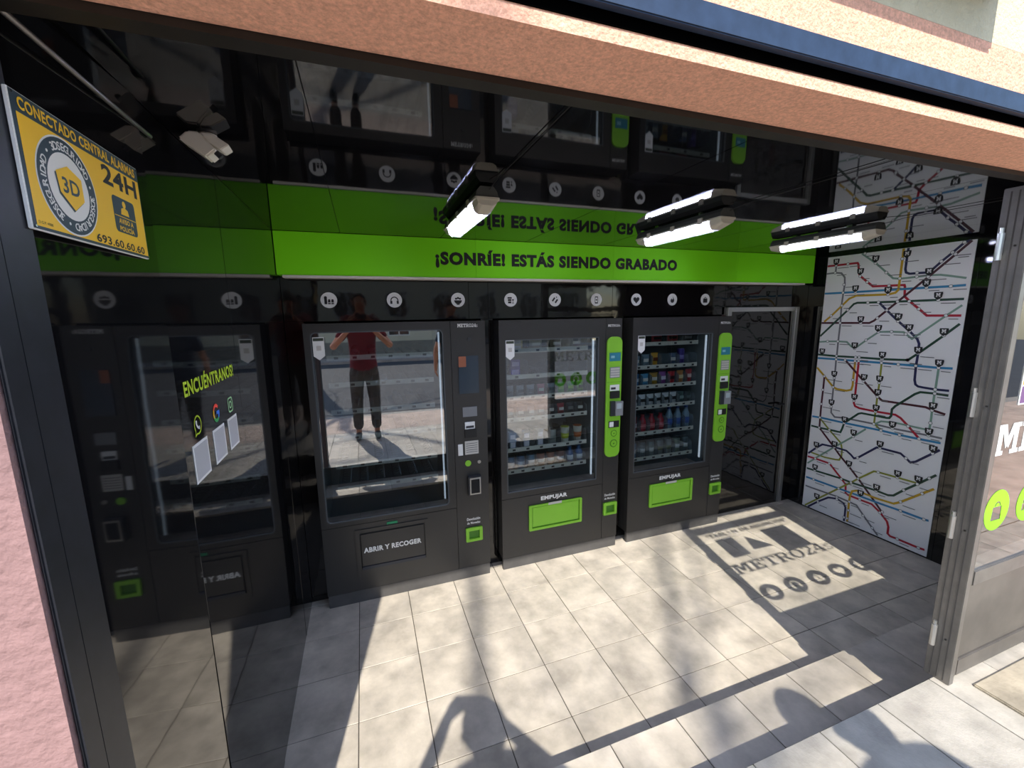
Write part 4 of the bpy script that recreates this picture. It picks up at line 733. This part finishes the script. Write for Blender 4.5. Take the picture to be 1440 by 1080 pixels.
def person(px, py, label, shirt, trouser, hands, elbows, sc=1.0, lean=0.0, phone=False, tilt=0.0):
    t = tag(empty('person', (px, py, PZ)), label, 'person', None)
    P = lambda x, y, z: Vector((px+x*sc, py+y*sc, PZ+z*sc))
    J = [(P(0, 0, .95), .08), (P(0, .0, 1.10), .09), (P(0, .01, 1.28), .11), (P(0, .0, 1.42), .066), (P(0, .015, 1.48), .066), (P(0, .03, 1.575), (.112, .125)), (P(0, .025, 1.655), .088), (P(0, .085, 1.515), .046), (P(0, .142, 1.57), .018)]
    E_ = [(0, 1), (1, 2), (2, 3), (3, 4), (4, 5), (5, 6), (5, 7), (5, 8)]
    arms = []
    for s, hnd, elb in ((-1, hands[0], elbows[0]), (1, hands[1], elbows[1])):
        k = len(J); sh = P(s*.17, 0, 1.385); wr = hnd; fa_ = (wr-elb).normalized()
        J += [(sh, .055), (elb, .043), (wr-fa_*.085, .029), (wr-fa_*.03, (.036, .022))]; E_ += [(2, k), (k, k+1), (k+1, k+2), (k+2, k+3)]; arms.append((sh, elb))
        side = Vector((-s, 0, 0)) if phone else Vector((0, 1, 0)); dn = Vector((0, 0, 1)).cross(side)
        for f in range(4):                      # four fingers of unequal length, curled
            off = Vector((0, 0, .030-.020*f)) if phone else Vector((0, .030-.020*f, 0)); L = (.062, .072, .068, .054)[f]; b0 = wr+off; i0 = len(J)
            d1 = (fa_+side*.35).normalized() if phone else (fa_+Vector((-s*.25, .1, 0))).normalized(); d2 = (fa_*.2+side).normalized() if phone else (fa_+Vector((-s*.7, .1, 0))).normalized()
            J += [(b0, .0095), (b0+d1*L*.4, .0088), (b0+d1*L*.4+d2*L*.35, .008), (b0+d1*L*.4+d2*L*.6+fa_*(-.01 if phone else .01), .0072)]; E_ += [(k+3, i0), (i0, i0+1), (i0+1, i0+2), (i0+2, i0+3)]
        i0 = len(J); tb_ = wr-fa_*.02+(Vector((0, 0, -.030)) if phone else Vector((0, .034, 0)))
        J += [(tb_, .011), (tb_+side*.03+fa_*.02, .010), (tb_+side*.05+fa_*.035, .0085)]; E_ += [(k+3, i0), (i0, i0+1), (i0+1, i0+2)]
    for s in (-1, 1):
        k = len(J); J += [(P(s*.09, 0, .84), .072), (P(s*.105, .015, .48), .055), (P(s*.11, -.01, .10), .040), (P(s*.112, .0, .045), .036), (P(s*.12, .12, .03), .030)]
        E_ += [(0, k), (k, k+1), (k+1, k+2), (k+2, k+3), (k+3, k+4)]
    skinmesh('body', J, E_, skinc, t)
    K = [(P(0, 0, .84), (.196, .15)), (P(0, 0, .92), (.188, .142)), (P(0, 0, 1.10), (.168, .122)), (P(0, .01, 1.27), (.185, .125)), (P(0, .0, 1.41), .085)]; F = [(0, 1), (1, 2), (2, 3), (3, 4)]
    for sh, elb in arms: i0 = len(K); K += [(sh, .078), (sh.lerp(elb, .62), .064)]; F += [(3, i0), (i0, i0+1)]
    skinmesh('shirt', K, F, mat('cloth_'+shirt, shirt, .85, var=.15, vscale=12), t)
    K = [(P(0, 0, 1.03), (.15, .112)), (P(0, 0, .93), (.172, .128))]; F = [(0, 1)]
    for s in (-1, 1): i0 = len(K); K += [(P(s*.092, 0, .80), .108), (P(s*.106, .012, .48), .078), (P(s*.11, -.008, .10), .066)]; F += [(1, i0), (i0, i0+1), (i0+1, i0+2)]
    skinmesh('trousers', K, F, mat('cloth_'+trouser, trouser, .9, var=.15, vscale=12), t)
    for s in (-1, 1): skinmesh('shoe', [(P(s*.112, -.04, .048), .046), (P(s*.115, .05, .042), .044), (P(s*.12, .16, .034), .036)], [(0, 1), (1, 2)], shoem, t)
    hm = MB(); c = P(0, .012, 1.605)
    for j in range(7):
        for i in range(16):
            th = math.pi*.56*j/6; ph = 2*math.pi*i/16; front = max(0, math.sin(ph)); th2 = th*(1-.42*front); hm.v.append(tuple(c+Vector((.100*math.sin(th2)*math.cos(ph), .118*math.sin(th2)*math.sin(ph), .112*math.cos(th2)))*sc))
    for j in range(6):
        for i in range(16): hm.f.append((j*16+i, j*16+(i+1) % 16, (j+1)*16+(i+1) % 16, (j+1)*16+i))
    hm.build('hair', hairm, t, smooth=True)
    for s in (-1, 1):
        e_ = MB(); e_.lathe([(.001, -.010), (.008, -.006), (.0105, 0), (.008, .006), (.001, .010)], c=P(s*.036, .128, 1.600), n=10); e_.build('eye', white, t, smooth=True)
        e_ = MB(); e_.lathe([(.004, -.022), (.012, -.012), (.014, .006), (.006, .024)], c=P(s*.092, .02, 1.585), n=8); e_.build('ear', skinc, t, smooth=True)
    MB().box(*(lambda a, b: (a.x, b.x, a.y, b.y, a.z, b.z))(P(-.024, .112, 1.522), P(.024, .138, 1.529))).build('mouth', mat('lips', '#94544a', .6), t)
    return t
cr_ = Vector((rgt.x, rgt.y, 0)); back = Vector((fwd.x, fwd.y, 0)).normalized()
pc = CAM-fwd*.012
hL = pc-r2*.085-fwd*.045; hR = pc+r2*.085-fwd*.045
ph_px, ph_py = .42, -3.05
person(ph_px, ph_py, 'person in a dark red T-shirt and grey trousers holding up a phone', '#6e1226', '#55524f', (hL, hR), (Vector((ph_px-.36, ph_py+.10, PZ+1.20)), Vector((ph_px+.36, ph_py+.10, PZ+1.20))), phone=True, sc=1.045)
pho = tag(empty('mobile_phone', tuple(pc)), 'dark mobile phone held sideways in both hands', 'phone')
P = rrect(-.076, -.037, .076, .037, .009); MB().quadprism([pc-fwd*.010+r2*a+u2*b for a, b in P], [pc-fwd*.002+r2*a+u2*b for a, b in P]).build('phone_body', dgrey, pho)
MB().quadprism([pc-fwd*.0112+r2*a*.95+u2*b*.93 for a, b in P], [pc-fwd*.0102+r2*a*.95+u2*b*.93 for a, b in P]).build('phone_screen', screenm, pho)
bx, by = 1.70, -3.40
person(bx, by, 'person standing on the pavement in a navy T-shirt with arms lowered', '#26324a', '#3c3a38', (Vector((bx-.30, by+.05, PZ+.80)), Vector((bx+.30, by+.05, PZ+.80))), (Vector((bx-.27, by-.02, PZ+1.09)), Vector((bx+.27, by-.02, PZ+1.09))), sc=1.0)

# ------------------------------------------------------------------ the street behind
asphalt = mat('asphalt', '#4b4c4f', .9, var=.25, vscale=3)
tag(box('street', asphalt, None, -30, 32, -20.5, -4.78, 0, .25), kind='structure', label='grey asphalt street')
kb = tag(box('kerb', mat('kerb_stone', '#a39f97', .85, var=.2, vscale=9), None, -14, 16, -4.779, -4.602, 0, PZ-.002), kind='structure', label='stone kerb along the street')
tag(box('pavement_opposite', farm, None, -30, 32, -24, -20.502, 0, .38), kind='structure', label='pavement on the far side of the street')
bl = tag(empty('building', (0, -24.5, .38)), 'cream apartment building across the street', 'building')
bcol = mat('cream_facade', '#d2c7ac', .9, var=.12, vscale=2); sash = mat('window_frame_white', '#d9d6cd', .5); pane_ = mat('dark_window_pane', '#20262b', .1)
box('facade', bcol, bl, -14, 16, -25.5, -24.02, .381, 6.6); box('plinth', mat('plinth_stone', '#8d8577', .9, var=.2, vscale=3), bl, -14, 16, -24.018, -23.95, .381, 1.3)
box('cornice', sash, bl, -14, 16, -24.018, -23.7, 6.2, 6.5)
for fl in range(2):
    for i in range(10):
        x = -12.6+2.9*i; z = 1.6+2.6*fl
        f = box('window', sash, bl, x, x+1.3, -24.018, -23.98, z, z+1.7); box('pane', pane_, f, x+.07, x+.61, -23.979, -23.97, z+.08, z+1.62); box('pane', pane_, f, x+.69, x+1.23, -23.979, -23.97, z+.08, z+1.62)
# bare street tree
tr = tag(empty('tree', (-1.7, -12.5, .25)), 'leafless street tree with long thin branches', 'tree'); barkm = mat('bark', '#6b5b4c', .9, bump=.6, bscale=20)
rng = random.Random(23); tk = MB(); br = MB(); tw = MB()
def branch(p, d, L, r, lev):
    pts = [p]; rad = [r]; q = p.copy(); dd = d.copy(); n = 5
    for i in range(n):
        dd = (dd+Vector((rng.uniform(-.22, .22), rng.uniform(-.22, .22), rng.uniform(-.06, .16)))).normalized(); q = q+dd*L/n; pts.append(q.copy()); rad.append(r*(1-.6*(i+1)/n))
    (tk if lev == 0 else br if lev < 3 else tw).tube(pts, r, 6 if lev < 3 else 4, rad)
    if lev < 4:
        for k in range((7, 5, 4, 4)[lev]):
            i = rng.randint(2 if lev == 0 else 1, n); a = rng.uniform(0, 2*math.pi); o = dd.orthogonal().normalized(); o2 = dd.cross(o)
            nd = (dd*rng.uniform(.3, .9)+(o*math.cos(a)+o2*math.sin(a))*rng.uniform(.6, 1.1)+Vector((0, 0, .15))).normalized()
            branch(pts[i], nd, L*rng.uniform(.55, .75), rad[i]*.62, lev+1)
branch(Vector((-1.7, -12.5, .25)), Vector((.02, .0, 1)), 9.5, .24, 0)
tk.build('trunk', barkm, tr, smooth=True); br.build('limbs', barkm, tr, smooth=True); tag(tw.build('twigs', barkm, tr, smooth=True), kind='stuff')
